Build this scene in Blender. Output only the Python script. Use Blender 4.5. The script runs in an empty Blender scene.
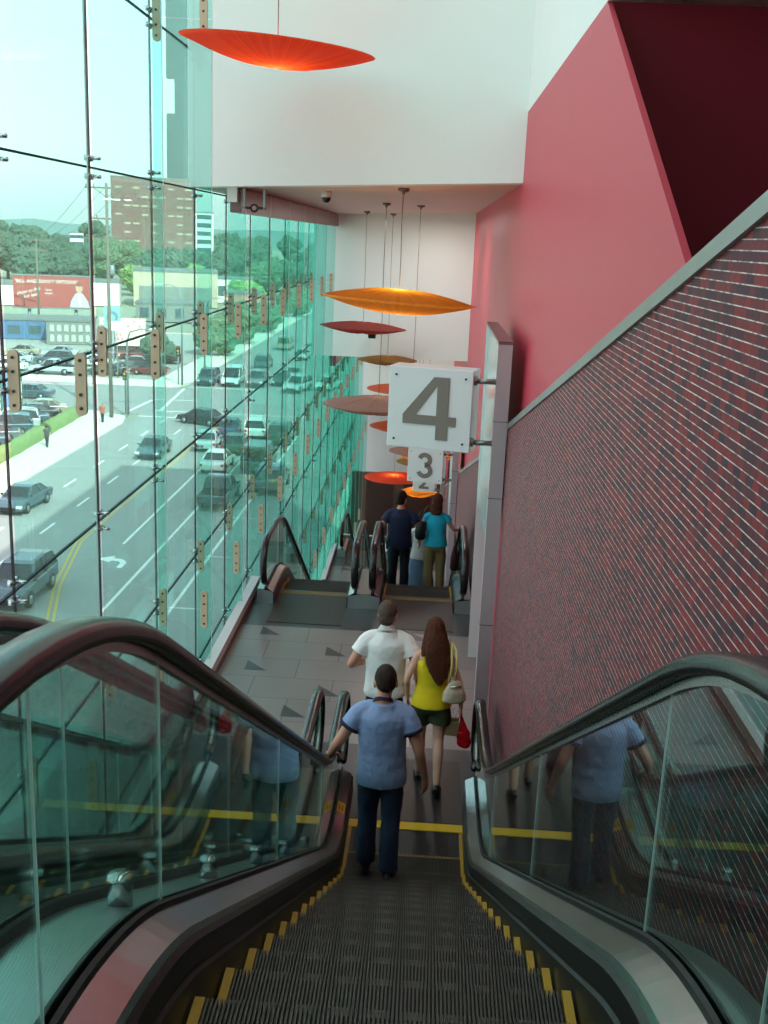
import bpy, bmesh, math, random
from mathutils import Vector, Matrix, noise
random.seed(7)
SC = bpy.context.scene
COL = SC.collection
PI = math.pi

# ------------------------------------------------------------------ materials
def lin(c):
    r = []
    for v in c[:3]:
        v = v / 255.0
        r.append(v / 12.92 if v <= 0.04045 else ((v + 0.055) / 1.055) ** 2.4)
    return (r[0], r[1], r[2], 1.0)

def new_mat(name):
    m = bpy.data.materials.new(name); m.use_nodes = True
    nt = m.node_tree
    for n in list(nt.nodes): nt.nodes.remove(n)
    out = nt.nodes.new('ShaderNodeOutputMaterial')
    return m, nt, out

def mat(name, rgb, rough=0.5, metal=0.0, var=0.0, scale=8.0, bump=0.0, bscale=60.0, coat=0.0, spec=0.5, emit=None, trans=0.0, stretch=None):
    m, nt, out = new_mat(name)
    b = nt.nodes.new('ShaderNodeBsdfPrincipled')
    b.inputs['Base Color'].default_value = lin(rgb)
    b.inputs['Roughness'].default_value = rough
    b.inputs['Metallic'].default_value = metal
    b.inputs['Specular IOR Level'].default_value = spec
    if coat:
        b.inputs['Coat Weight'].default_value = coat; b.inputs['Coat Roughness'].default_value = 0.08
    tc = nt.nodes.new('ShaderNodeTexCoord')
    src = tc.outputs['Object']
    if stretch:
        mp = nt.nodes.new('ShaderNodeMapping'); mp.inputs['Scale'].default_value = stretch
        nt.links.new(src, mp.inputs['Vector']); src = mp.outputs['Vector']
    if var > 0:
        n = nt.nodes.new('ShaderNodeTexNoise'); n.inputs['Scale'].default_value = scale; n.inputs['Detail'].default_value = 4
        nt.links.new(src, n.inputs['Vector'])
        mx = nt.nodes.new('ShaderNodeMix'); mx.data_type = 'RGBA'
        c = lin(rgb)
        mx.inputs[6].default_value = tuple(max(0, v * (1 - var)) for v in c[:3]) + (1,)
        mx.inputs[7].default_value = tuple(min(1, v * (1 + var)) for v in c[:3]) + (1,)
        nt.links.new(n.outputs['Fac'], mx.inputs[0]); nt.links.new(mx.outputs[2], b.inputs['Base Color'])
    if bump > 0:
        n2 = nt.nodes.new('ShaderNodeTexNoise'); n2.inputs['Scale'].default_value = bscale; n2.inputs['Detail'].default_value = 3
        nt.links.new(src, n2.inputs['Vector'])
        bp = nt.nodes.new('ShaderNodeBump'); bp.inputs['Strength'].default_value = bump; bp.inputs['Distance'].default_value = 0.01
        nt.links.new(n2.outputs['Fac'], bp.inputs['Height']); nt.links.new(bp.outputs['Normal'], b.inputs['Normal'])
    if emit:
        b.inputs['Emission Color'].default_value = lin(emit[0]); b.inputs['Emission Strength'].default_value = emit[1]
    sh = b.outputs['BSDF']
    if trans > 0:
        t = nt.nodes.new('ShaderNodeBsdfTranslucent'); t.inputs['Color'].default_value = lin(rgb)
        ms = nt.nodes.new('ShaderNodeMixShader'); ms.inputs[0].default_value = trans
        nt.links.new(sh, ms.inputs[1]); nt.links.new(t.outputs[0], ms.inputs[2]); sh = ms.outputs[0]
    nt.links.new(sh, out.inputs['Surface'])
    return m

def glass_mat(name, tint, f0=0.04, gain=1.0, haze=0.0, hazecol=(200, 230, 225)):
    """thin architectural glass: tinted transmission plus an angle dependent mirror reflection"""
    m, nt, out = new_mat(name)
    N = nt.nodes.new; L = nt.links.new
    g = N('ShaderNodeNewGeometry')
    d = N('ShaderNodeVectorMath'); d.operation = 'DOT_PRODUCT'
    L(g.outputs['Incoming'], d.inputs[0]); L(g.outputs['Normal'], d.inputs[1])
    a = N('ShaderNodeMath'); a.operation = 'ABSOLUTE'; L(d.outputs['Value'], a.inputs[0])
    s = N('ShaderNodeMath'); s.operation = 'SUBTRACT'; s.inputs[0].default_value = 1.0; L(a.outputs[0], s.inputs[1])
    p = N('ShaderNodeMath'); p.operation = 'POWER'; p.inputs[1].default_value = 5.0; L(s.outputs[0], p.inputs[0])
    q = N('ShaderNodeMath'); q.operation = 'MULTIPLY_ADD'; q.inputs[1].default_value = (1 - f0) * gain; q.inputs[2].default_value = f0; q.use_clamp = True
    L(p.outputs[0], q.inputs[0])
    t = N('ShaderNodeBsdfTransparent'); t.inputs['Color'].default_value = (tint[0], tint[1], tint[2], 1)
    gl = N('ShaderNodeBsdfGlossy'); gl.inputs['Roughness'].default_value = 0.0; gl.inputs['Color'].default_value = (.9, 1, .98, 1)
    ms = N('ShaderNodeMixShader'); L(q.outputs[0], ms.inputs[0])
    if haze > 0:
        df = N('ShaderNodeBsdfDiffuse'); df.inputs['Color'].default_value = lin(hazecol)
        m2 = N('ShaderNodeMixShader'); m2.inputs[0].default_value = haze
        L(t.outputs[0], m2.inputs[1]); L(df.outputs[0], m2.inputs[2]); L(m2.outputs[0], ms.inputs[1])
    else:
        L(t.outputs[0], ms.inputs[1])
    L(gl.outputs[0], ms.inputs[2]); L(ms.outputs[0], out.inputs['Surface'])
    return m

def brick_mat(name, c1, c2, mortar, bw, rh, ms_, axes='YZ', rough=0.35, offset=0.5, bias=0.0):
    m, nt, out = new_mat(name)
    N = nt.nodes.new; L = nt.links.new
    tc = N('ShaderNodeTexCoord'); sp = N('ShaderNodeSeparateXYZ'); cb = N('ShaderNodeCombineXYZ')
    L(tc.outputs['Object'], sp.inputs[0])
    L(sp.outputs[axes[0]], cb.inputs['X']); L(sp.outputs[axes[1]], cb.inputs['Y'])
    b = N('ShaderNodeTexBrick'); b.offset = offset
    b.inputs['Scale'].default_value = 1.0
    b.inputs['Brick Width'].default_value = bw; b.inputs['Row Height'].default_value = rh
    b.inputs['Mortar Size'].default_value = ms_; b.inputs['Mortar Smooth'].default_value = 0.1; b.inputs['Bias'].default_value = bias
    b.inputs['Color1'].default_value = lin(c1); b.inputs['Color2'].default_value = lin(c2); b.inputs['Mortar'].default_value = lin(mortar)
    L(cb.outputs[0], b.inputs['Vector'])
    n = N('ShaderNodeTexNoise'); n.inputs['Scale'].default_value = 1.2; L(tc.outputs['Object'], n.inputs['Vector'])
    hs = N('ShaderNodeHueSaturation'); L(b.outputs['Color'], hs.inputs['Color'])
    mr = N('ShaderNodeMapRange'); mr.inputs['To Min'].default_value = .8; mr.inputs['To Max'].default_value = 1.2
    L(n.outputs['Fac'], mr.inputs['Value']); L(mr.outputs[0], hs.inputs['Value'])
    p = N('ShaderNodeBsdfPrincipled'); p.inputs['Roughness'].default_value = rough
    L(hs.outputs['Color'], p.inputs['Base Color'])
    bp = N('ShaderNodeBump'); bp.inputs['Strength'].default_value = .25; bp.inputs['Distance'].default_value = .004; bp.invert = True
    L(b.outputs['Fac'], bp.inputs['Height']); L(bp.outputs['Normal'], p.inputs['Normal'])
    L(p.outputs[0], out.inputs['Surface'])
    return m

def mosaic_mat():
    bw, rh = .056, .0275
    m = brick_mat('mosaic_brick', (140, 26, 38), (56, 24, 46), (44, 18, 28), bw, rh, .0016, rough=.55)
    nt = m.node_tree; N = nt.nodes.new; L = nt.links.new
    hs = [n for n in nt.nodes if n.type == 'HUE_SAT'][0]; pr = [n for n in nt.nodes if n.type == 'BSDF_PRINCIPLED'][0]
    sp = [n for n in nt.nodes if n.type == 'SEPXYZ'][0]
    dv = N('ShaderNodeMath'); dv.operation = 'DIVIDE'; dv.inputs[1].default_value = rh; L(sp.outputs['Z'], dv.inputs[0])
    fr = N('ShaderNodeMath'); fr.operation = 'FRACT'; L(dv.outputs[0], fr.inputs[0])
    lt = N('ShaderNodeMath'); lt.operation = 'LESS_THAN'; lt.inputs[1].default_value = .115; L(fr.outputs[0], lt.inputs[0])
    nz = N('ShaderNodeTexNoise'); nz.inputs['Scale'].default_value = 26; nz.inputs['Detail'].default_value = 2
    tc = [n for n in nt.nodes if n.type == 'TEX_COORD'][0]; L(tc.outputs['Object'], nz.inputs['Vector'])
    mz = N('ShaderNodeMapRange'); mz.inputs['From Min'].default_value = .38; mz.inputs['From Max'].default_value = .56; mz.inputs['To Min'].default_value = .35; L(nz.outputs['Fac'], mz.inputs['Value'])
    mu = N('ShaderNodeMath'); mu.operation = 'MULTIPLY'; L(lt.outputs[0], mu.inputs[0]); L(mz.outputs[0], mu.inputs[1])
    mx = N('ShaderNodeMix'); mx.data_type = 'RGBA'; L(mu.outputs[0], mx.inputs[0]); L(hs.outputs['Color'], mx.inputs[6]); mx.inputs[7].default_value = lin((232, 210, 204))
    L(mx.outputs[2], pr.inputs['Base Color']); pr.inputs['Specular IOR Level'].default_value = .25
    return m

M = {}
M['white'] = mat('white_paint', (232, 236, 232), .6, var=.02, scale=2)
M['pink'] = mat('red_paint', (196, 58, 78), .45, var=.05, scale=1.5, stretch=(1, 1, .15))
M['darkred'] = M['pink']
M['soffit'] = mat('soffit_paint', (205, 190, 178), .6, var=.03, scale=2)
M['brick'] = mosaic_mat()
M['tile'] = brick_mat('stone_tile', (132, 126, 120), (122, 118, 114), (84, 82, 80), .92, .57, .006, axes='XY', rough=.28)
M['granite'] = mat('dark_granite', (62, 62, 64), .3, var=.25, scale=40)
M['triangle'] = mat('dark_stone_inlay', (58, 60, 62), .3, var=.1)
M['kerb'] = mat('kerb_paint', (205, 212, 208), .5, var=.04)
M['skirting'] = mat('brown_skirting', (90, 52, 46), .4)
M['steel'] = mat('brushed_steel', (168, 168, 166), .27, 1.0, var=.06, scale=30, stretch=(1, .05, 1))
M['deck'] = mat('satin_deck_plate', (206, 210, 210), .3, .9)
M['steel_dull'] = mat('dull_steel', (150, 152, 150), .42, 1.0, var=.08, scale=12)
M['chrome'] = mat('polished_metal', (205, 208, 210), .12, 1.0)
M['rubber'] = mat('black_rubber', (22, 22, 24), .24, 0, spec=.6)
M['gasket'] = mat('black_gasket', (12, 12, 13), .5)
M['skirt'] = mat('black_skirt_panel', (26, 25, 25), .4, .3)
M['clad'] = mat('escalator_cladding', (120, 124, 124), .4, .8)
M['ridge'] = mat('tread_aluminium', (66, 62, 57), .5, .55, var=.1, scale=20)
M['groove'] = mat('tread_groove', (14, 13, 13), .8)
M['yellow'] = mat('safety_yellow', (206, 164, 16), .5, var=.1)
M['yellow_step'] = mat('worn_step_yellow', (160, 124, 18), .6, var=.3, scale=14)
M['yellow_worn'] = mat('scuffed_comb_yellow', (122, 100, 44), .6, var=.3, scale=10)
M['plate'] = mat('landing_plate', (70, 68, 66), .4, .7, var=.1, scale=6)
M['plateB'] = mat('splice_plate_bronze', (196, 176, 150), .4, .35, var=.06)
M['bolt'] = mat('bolt_steel', (60, 62, 62), .3, .9)
M['seal'] = mat('joint_seal', (26, 34, 34), .6)
M['edge'] = mat('glass_edge', (236, 252, 246), .3, trans=.5)
M['pane'] = glass_mat('facade_glass', (.95, .99, .985), .035, .55, .04, (220, 242, 240))
M['fin'] = glass_mat('fin_glass', (.75, .93, .90), .03, .5)
M['bal'] = glass_mat('balustrade_glass', (.80, .93, .90), .05, 1.0)
M['signface'] = mat('sign_white', (226, 232, 232), .3, var=.01)
M['signgrey'] = mat('sign_digit_grey', (126, 118, 108), .4)
M['pylon'] = mat('pylon_panel', (196, 184, 188), .32, .25, var=.03)
M['pylon_white'] = mat('pylon_white_panel', (212, 224, 222), .15, .1)
M['pylon_top'] = mat('pylon_reflection_tint', (128, 96, 98), .3, .3)  # the pinkish reflection is put into this base colour
M['cable'] = mat('steel_cable', (120, 112, 104), .4, .8)

def yrange(a, b, n):
    return [a + (b - a) * i / n for i in range(n + 1)]

# ------------------------------------------------------------------ object helpers
def link(o, parent=None):
    COL.objects.link(o)
    if parent: o.parent = parent
    return o

def tag(o, label=None, cat=None, group=None, kind=None):
    if label: o['label'] = label
    if cat: o['category'] = cat
    if group: o['group'] = group
    if kind: o['kind'] = kind
    return o

def empty(name, loc=(0, 0, 0), rz=0, label=None, cat=None, group=None, kind=None):
    o = bpy.data.objects.new(name, None); o.empty_display_size = .1
    o.location = loc; o.rotation_euler = (0, 0, rz)
    link(o); return tag(o, label, cat, group, kind)

def copy_tree(o, parent=None):
    c = o.copy(); COL.objects.link(c)
    if parent: c.parent = parent
    for ch in list(o.children): copy_tree(ch, c)
    return c

class MB:
    """collects faces with material slots and links them as one mesh object"""
    def __init__(s): s.v = []; s.f = []; s.mi = []; s.smooth = []
    def face(s, pts, mi=0, sm=False):
        b = len(s.v); s.v += [tuple(p) for p in pts]; s.f.append(tuple(range(b, b + len(pts)))); s.mi.append(mi); s.smooth.append(sm)
    def mesh(s, vs, fs, mi=0, sm=False):
        b = len(s.v); s.v += [tuple(p) for p in vs]
        for f in fs:
            s.f.append(tuple(b + i for i in f)); s.mi.append(mi); s.smooth.append(sm)
    def box(s, x0, x1, y0, y1, z0, z1, mi=0):
        vs = [(x, y, z) for z in (z0, z1) for y in (y0, y1) for x in (x0, x1)]
        s.mesh(vs, [(0, 2, 3, 1), (4, 5, 7, 6), (0, 1, 5, 4), (2, 6, 7, 3), (0, 4, 6, 2), (1, 3, 7, 5)], mi)
    def prism_x(s, yz, x0, x1, mi=0, mi_side=None):
        n = len(yz)
        vs = [(x0, y, z) for y, z in yz] + [(x1, y, z) for y, z in yz]
        a = sum(yz[i][0] * yz[(i + 1) % n][1] - yz[(i + 1) % n][0] * yz[i][1] for i in range(n))
        f0 = tuple(range(n)); f1 = tuple(range(2 * n - 1, n - 1, -1))
        if a > 0: f0, f1 = f0[::-1], f1[::-1]
        s.mesh(vs, [f0, f1], mi)
        sd = []
        for i in range(n):
            j = (i + 1) % n
            q = (i, n + i, n + j, j)
            sd.append(q if a < 0 else q[::-1])
        s.mesh(vs, sd, mi if mi_side is None else mi_side)
    def prism_z(s, xy, z0, z1, mi=0):
        n = len(xy)
        a = sum(xy[i][0] * xy[(i + 1) % n][1] - xy[(i + 1) % n][0] * xy[i][1] for i in range(n))
        if a < 0: xy = xy[::-1]
        z0f = z0 if callable(z0) else (lambda x, y: z0); z1f = z1 if callable(z1) else (lambda x, y: z1)
        vs = [(x, y, z0f(x, y)) for x, y in xy] + [(x, y, z1f(x, y)) for x, y in xy]
        s.mesh(vs, [tuple(range(n))[::-1], tuple(range(n, 2 * n))] + [(i, (i + 1) % n, n + (i + 1) % n, n + i) for i in range(n)], mi)
    def prism_y(s, xz, y0, y1, mi=0):
        n = len(xz)
        a = sum(xz[i][0] * xz[(i + 1) % n][1] - xz[(i + 1) % n][0] * xz[i][1] for i in range(n))
        if a < 0: xz = xz[::-1]
        vs = [(x, y0, z) for x, z in xz] + [(x, y1, z) for x, z in xz]
        s.mesh(vs, [tuple(range(n)), tuple(range(n, 2 * n))[::-1]] + [(i, n + i, n + (i + 1) % n, (i + 1) % n) for i in range(n)], mi)
    def sweep(s, path, prof, mi=0, cap=True, closed=False, sm=False, side=Vector((1, 0, 0))):
        """prof (a,b): a along `side`, b along normal = side x tangent"""
        P = [Vector(p) for p in path]; n = len(P); k = len(prof); vs = []
        for i in range(n):
            t = (P[(i + 1) % n] - P[i - 1]) if closed else (P[min(i + 1, n - 1)] - P[max(i - 1, 0)])
            t.normalize(); nn = side.cross(t).normalized()
            for a, b in prof: vs.append(P[i] + side * a + nn * b)
        fs = []
        for i in range(n if closed else n - 1):
            j = (i + 1) % n
            for c in range(k):
                d = (c + 1) % k
                fs.append((i * k + c, i * k + d, j * k + d, j * k + c))
        if cap and not closed:
            fs.append(tuple(range(k))[::-1]); fs.append(tuple((n - 1) * k + c for c in range(k)))
        s.mesh(vs, fs, mi, sm)
    def strip_x(s, ys, prof_fn, mi=0, sm=False):
        """prof_fn(y)->list of (x,z); skinned along y, open"""
        rows = [prof_fn(y) for y in ys]; k = len(rows[0]); vs = []
        for y, r in zip(ys, rows): vs += [(x, y, z) for x, z in r]
        fs = []
        for i in range(len(ys) - 1):
            for c in range(k - 1):
                fs.append((i * k + c, i * k + c + 1, (i + 1) * k + c + 1, (i + 1) * k + c))
        s.mesh(vs, fs, mi, sm)
    def tube(s, pts, rad, n=10, mi=0, sm=True, cap=True, sq=None, ref=None):
        P = [Vector(p) for p in pts]
        R = rad if isinstance(rad, (list, tuple)) else [rad] * len(P)
        vs = []; u = None
        for i in range(len(P)):
            t = (P[min(i + 1, len(P) - 1)] - P[max(i - 1, 0)]).normalized()
            if u is None:
                u = Vector(ref) if ref else (Vector((1, 0, 0)) if abs(t.x) < .8 else Vector((0, 1, 0)))
            u = (u - t * u.dot(t)).normalized(); w = t.cross(u)
            r = R[i]; ra, rb = (r if isinstance(r, tuple) else (r, r))
            for j in range(n):
                a = 2 * PI * j / n
                vs.append(P[i] + u * (ra * math.cos(a)) + w * (rb * math.sin(a)))
        fs = [(i * n + j, i * n + (j + 1) % n, (i + 1) * n + (j + 1) % n, (i + 1) * n + j) for i in range(len(P) - 1) for j in range(n)]
        if cap: fs += [tuple(range(n))[::-1], tuple((len(P) - 1) * n + j for j in range(n))]
        s.mesh(vs, fs, mi, sm)
    def lathe(s, c, prof, n=24, mi=0, sm=True):
        """prof list of (r,z) from bottom to top, around z axis at c"""
        vs = []; k = len(prof)
        for r, z in prof:
            for j in range(n):
                a = 2 * PI * j / n
                vs.append((c[0] + r * math.cos(a), c[1] + r * math.sin(a), c[2] + z))
        fs = [(i * n + j, i * n + (j + 1) % n, (i + 1) * n + (j + 1) % n, (i + 1) * n + j) for i in range(k - 1) for j in range(n)]
        fs += [tuple(range(n))[::-1], tuple((k - 1) * n + j for j in range(n))]
        s.mesh(vs, fs, mi, sm)
    def ball(s, c, r, mi=0, nu=16, nv=10):
        rx, ry, rz = r if isinstance(r, tuple) else (r, r, r)
        vs = [(c[0], c[1], c[2] - rz)]
        for i in range(1, nv):
            p = -PI / 2 + PI * i / nv
            for j in range(nu):
                a = 2 * PI * j / nu
                vs.append((c[0] + rx * math.cos(p) * math.cos(a), c[1] + ry * math.cos(p) * math.sin(a), c[2] + rz * math.sin(p)))
        vs.append((c[0], c[1], c[2] + rz)); T = len(vs) - 1
        fs = [(0, 1 + (j + 1) % nu, 1 + j) for j in range(nu)]
        for i in range(nv - 2):
            for j in range(nu):
                fs.append((1 + i * nu + j, 1 + i * nu + (j + 1) % nu, 1 + (i + 1) * nu + (j + 1) % nu, 1 + (i + 1) * nu + j))
        b = 1 + (nv - 2) * nu
        fs += [(b + j, b + (j + 1) % nu, T) for j in range(nu)]
        s.mesh(vs, fs, mi, True)
    def build(s, name, mats, parent=None, loc=None, kind=None, label=None, bevel=0):
        me = bpy.data.meshes.new(name); me.from_pydata(s.v, [], s.f)
        for m in (mats if isinstance(mats, (list, tuple)) else [mats]): me.materials.append(m)
        for i, p in enumerate(me.polygons):
            p.material_index = s.mi[i]; p.use_smooth = s.smooth[i]
        me.update()
        o = bpy.data.objects.new(name, me); link(o, parent)
        if loc: o.location = loc
        if bevel:
            bm = bmesh.new(); bm.from_mesh(me); bmesh.ops.remove_doubles(bm, verts=bm.verts, dist=1e-5)
            bmesh.ops.bevel(bm, geom=[e for e in bm.edges if len(e.link_faces) == 2 and e.calc_face_angle(0) > .5], offset=bevel, segments=2, affect='EDGES', profile=.5)
            bm.to_mesh(me); bm.free()
        if kind: o['kind'] = kind
        if label: o['label'] = label
        return o

def remesh(mb, voxel, smooth=3, wrinkle=0, wsize=.12, name='m'):
    """fuse overlapping closed volumes into one continuous surface"""
    me = bpy.data.meshes.new('t'); me.from_pydata(mb.v, [], mb.f); me.update()
    o = bpy.data.objects.new('t', me); COL.objects.link(o)
    bm = bmesh.new(); bm.from_mesh(me); bmesh.ops.remove_doubles(bm, verts=bm.verts, dist=1e-6)
    bmesh.ops.recalc_face_normals(bm, faces=bm.faces); bm.to_mesh(me); bm.free()
    r = o.modifiers.new('r', 'REMESH'); r.mode = 'VOXEL'; r.voxel_size = voxel
    if smooth:
        sm = o.modifiers.new('s', 'SMOOTH'); sm.factor = .5; sm.iterations = smooth
    if wrinkle:
        tx = bpy.data.textures.new('w', 'CLOUDS'); tx.noise_scale = wsize; tx.noise_depth = 2
        d = o.modifiers.new('d', 'DISPLACE'); d.texture = tx; d.strength = wrinkle; d.mid_level = .5
    dg = bpy.context.evaluated_depsgraph_get()
    out = bpy.data.meshes.new_from_object(o.evaluated_get(dg))
    bpy.data.objects.remove(o); bpy.data.meshes.remove(me)
    for p in out.polygons: p.use_smooth = True
    out.name = name
    return out

def mesh_part(name, me, m, parent, label=None):
    me.materials.clear(); me.materials.append(m)
    o = bpy.data.objects.new(name, me); link(o, parent)
    if label: o['label'] = label
    return o

# ================================================================== THE SETTING
DY, DZ = 13.5, -3.4        # one escalator run to the next
GX = -3.0                  # glass plane
ROOF = 16.5

def floor_level(k):
    oy, oz = DY * k, DZ * k
    m = MB()
    y0 = 2.0 if k == 0 else 2.6
    m.box(-2.3, .9, y0 + oy, 9.85 + oy, oz - .35, oz, 1)
    m.box(-2.3, .9, 9.85 + oy, 13.05 + oy, oz - .35, oz, 0)
    m.box(-2.3, .9, 13.05 + oy, 14.55 + oy, oz - .35, oz, 1)
    for (x, y) in [(-1.1, 12.14), (-2.0, 11.57), (-1.08, 10.96), (-1.4, 10.38), (-2.0, 12.73), (-.07, 12.8), (-1.98, 10.3), (-.3, 10.4), (.3, 11.4)]:
        m.face([(x, y + oy, oz + .0015), (x + .27, y + oy, oz + .0015), (x, y + .29 + oy, oz + .0015)], 2)
    m.build('floor', [M['tile'], M['granite'], M['triangle']], kind='structure')
    t = MB()
    t.box(-2.42, -2.3, y0 + oy, 14.6 + oy, oz - .35, oz + .16, 0)
    t.box(-2.3, -2.285, y0 + oy, 14.6 + oy, oz, oz + .05, 1)
    t.build('trim_%d' % (k + 1), [M['kerb'], M['skirting']], kind='structure')

for k in range(3): floor_level(k)
b = MB(); b.box(-2.3, .9, -3, 1.0, 3.05, 3.4); b.build('floor', M['granite'], kind='structure')

# mosaic-clad sloping walls with metal caps
CAPY, CAPZ, CAPS = 2.66, 5.135, -.245
def brick_wall(k):
    oy, oz = DY * k, DZ * k
    ya, yb = (-3.0 if k == 0 else -1.0), 10.0
    za, zb = CAPZ + CAPS * (ya - CAPY), CAPZ + CAPS * (yb - CAPY)
    m = MB()
    m.prism_x([(ya + oy, oz - .3), (yb + oy, oz - .3), (yb + oy, zb + oz - .05), (ya + oy, za + oz - .05)], .78, .9)
    w = m.build('wall_right', M['brick'], kind='structure')
    c = MB()
    c.prism_x([(ya + oy, za + oz - .055), (yb + oy, zb + oz - .055), (yb + oy, zb + oz), (ya + oy, za + oz)], .765, .915)
    c.build('cap', M['steel_dull'], w, label='grey metal cap along the sloping top')
for k in range(3): brick_wall(k)

# red painted wall with its sloping cut, white wall above
m = MB()
m.prism_x([(6.6, 6.35), (44.5, 6.35), (44.5, -13), (-3, -13), (-3, 1.275)], .9, .93)
m.build('wall_right', M['pink'], kind='structure')
m = MB(); m.box(.9, 1.1, -3, 44.5, 6.35, ROOF); m.build('wall_right', M['white'], kind='structure')
m = MB(); m.box(.93, 5.0, 6.6, 6.8, 1.0, 6.35); m.build('wall_end', M['pink'], kind='structure')
m = MB(); m.box(1.1, 5.0, -3, 6.6, 6.35, 6.6); m.build('ceiling', M['soffit'], kind='structure')
m = MB(); m.box(1.1, 5.0, -3, 6.6, .8, 1.0); m.build('floor', M['granite'], kind='structure')
m = MB(); m.box(5.0, 5.2, -3, 44.5, -13, ROOF); m.build('wall_outer', M['white'], kind='structure')
m = MB(); m.box(-3.2, 5.2, -3.3, -3.0, -13, ROOF); m.build('wall_back', M['white'], kind='structure')
m = MB(); m.box(-3.2, -2.95, -3.0, -.85, -13, ROOF); m.build('wall_left', M['white'], kind='structure')
m = MB(); m.box(-3.3, 5.2, -3.3, 44.8, ROOF, 18); m.build('roof', M['white'], kind='structure')
m = MB(); m.box(-3.2, 5.2, 44.5, 44.8, -13, ROOF); m.build('wall_far', M['white'], kind='structure')

# bulkheads and soffits
def bulkhead(k):
    oy, oz = DY * k, DZ * k
    top = ROOF if k == 0 else 5.75 + oz - DZ
    L0, R0 = (-2.97, 13.04), (.9, 11.95)
    L1, R1 = (-2.97, 13.44), (.9, 12.35)
    xy = [(x, y + oy) for x, y in (L0, R0, R1, L1)]
    zb = lambda x, y: oz + 5.49 + (x + 2.97) / 3.87 * .14
    m = MB(); m.prism_z(xy, zb, top)
    m.build('wall_bulkhead', M['white'], kind='structure')
    s = MB()
    xy = [(-2.97, 13.44 + oy), (.9, 12.35 + oy), (.9, 26.0 + oy), (-2.97, 26.6 + oy)]
    s.prism_z(xy, lambda x, y: zb(x, y) + .004, 5.8 + oz)
    s.build('ceiling', M['soffit'], kind='structure')
    t = MB(); t.box(-2.5, -2.36, 13.2 + oy, 26.3 + oy, 5.22 + oz, 5.5 + oz)
    t.build('trim_%d' % (k + 4), M['pylon_top'], kind='structure')  # fascia takes the same colour, pinkish reflection painted in
for k in range(3): bulkhead(k)

# dim lower storey at the end of the run
m = MB(); m.box(-2.9, .9, 41.8, 42.0, -6.8, -4.2, 0)
m.box(-2.3, -1.2, 41.74, 41.8, -6.8, -4.5, 1); m.box(-.8, .3, 41.74, 41.8, -6.8, -4.5, 1)
m.build('wall_end', [mat('brown_panel', (96, 74, 62), .5, var=.1), mat('dark_opening', (60, 34, 26), .5)], kind='structure')

# ------------------------------------------------------------------ glass curtain wall
PH = 1.57; BAY = 2.045; Y0 = 7.36
JZ = [.77 + PH * i for i in range(-8, 11)]
def make_bay():
    root = empty('window_1', kind='structure')
    p = MB(); s = MB()
    g = .008
    for i in range(len(JZ) - 1):
        p.box(-.0075, .0075, g, BAY - g, JZ[i] + g, JZ[i + 1] - g)
    p.build('pane', M['pane'], root)
    s.box(-.009, .009, -.008, .008, JZ[0], JZ[-1])
    for z in JZ: s.box(-.012, .012, 0, BAY, z - .008, z + .008)
    s.build('joint_seal', M['seal'], root)
    f = MB()
    for i in range(0, len(JZ) - 2, 2):
        a, c = JZ[i] + .006, JZ[min(i + 2, len(JZ) - 1)] - .006
        f.box(.03, .64, -.0095, .0095, a, c, 0)
        f.box(.638, .641, -.0096, .0096, a, c, 1)
    fo = f.build('glass_fin', [M['fin'], M['edge']], root)
    for i, z in enumerate(JZ):
        if z < -6 or z > 9: continue
        if i % 2 == 0:
            for x in (.075, .555):
                q = MB()
                pr = [(x + .039 * math.cos(a), z - .185 + .039 * math.sin(a)) for a in yrange(PI, 2 * PI, 8)] + [(x + .039 * math.cos(a), z + .185 + .039 * math.sin(a)) for a in yrange(0, PI, 8)]
                q.prism_y(pr, -.018, .018)
                for dz in (-.17, -.07, .07, .17):
                    q.tube([(x, -.026, z + dz), (x, .026, z + dz)], .012, 8, 1, False)
                q.build('splice_plate', [M['plateB'], M['bolt']], root)
        q = MB()
        for dz in (-.075, .075):
            q.tube([(.0, -.05, z + dz), (.03, -.06, z + dz), (.03, .06, z + dz), (.0, .05, z + dz)], .011, 6)
            q.tube([(-.02, -.05, z + dz), (.016, -.05, z + dz)], .026, 8)
            q.tube([(-.02, .05, z + dz), (.016, .05, z + dz)], .026, 8)
            q.tube([(.03, 0, z + dz), (.1, 0, z + dz)], .016, 8)
        q.build('spider_fitting', M['chrome'], root)
    return root
bay = make_bay()
for i, k in enumerate(range(-4, 18)):
    o = bay if i == 0 else copy_tree(bay)
    o.name = 'window_%d' % (i + 1)
    o.location = (GX, Y0 + BAY * k, 0)
# stepped edge trim on the outside of the facade beside the bulkhead
m = MB(); m.box(-3.34, -3.1, 13.5, 13.6, 5.6, 6.35); m.box(-3.24, -3.1, 13.5, 13.6, 6.35, 6.75); m.box(-3.34, -3.1, 13.5, 13.6, 6.75, 10)
m.build('trim_8', mat('facade_fin_grey', (128, 150, 142), .5), kind='structure')

# ================================================================== ESCALATORS
YT, YB, HT, TB = 1.82, 7.60, 3.4, .55
SL = HT / (YB - YT)
def zp(y):
    """escalator nosing line"""
    if y <= YT - TB: return HT
    if y < YT + TB: return HT - SL * (y - (YT - TB)) ** 2 / (4 * TB)
    if y <= YB - TB: return HT - SL * (y - YT)
    if y < YB + TB: return SL * (YB + TB - y) ** 2 / (4 * TB)
    return 0.0
YS, YE = .12, 9.22       # newel tips
CT, CB = 1.05, 8.27      # combs

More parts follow.
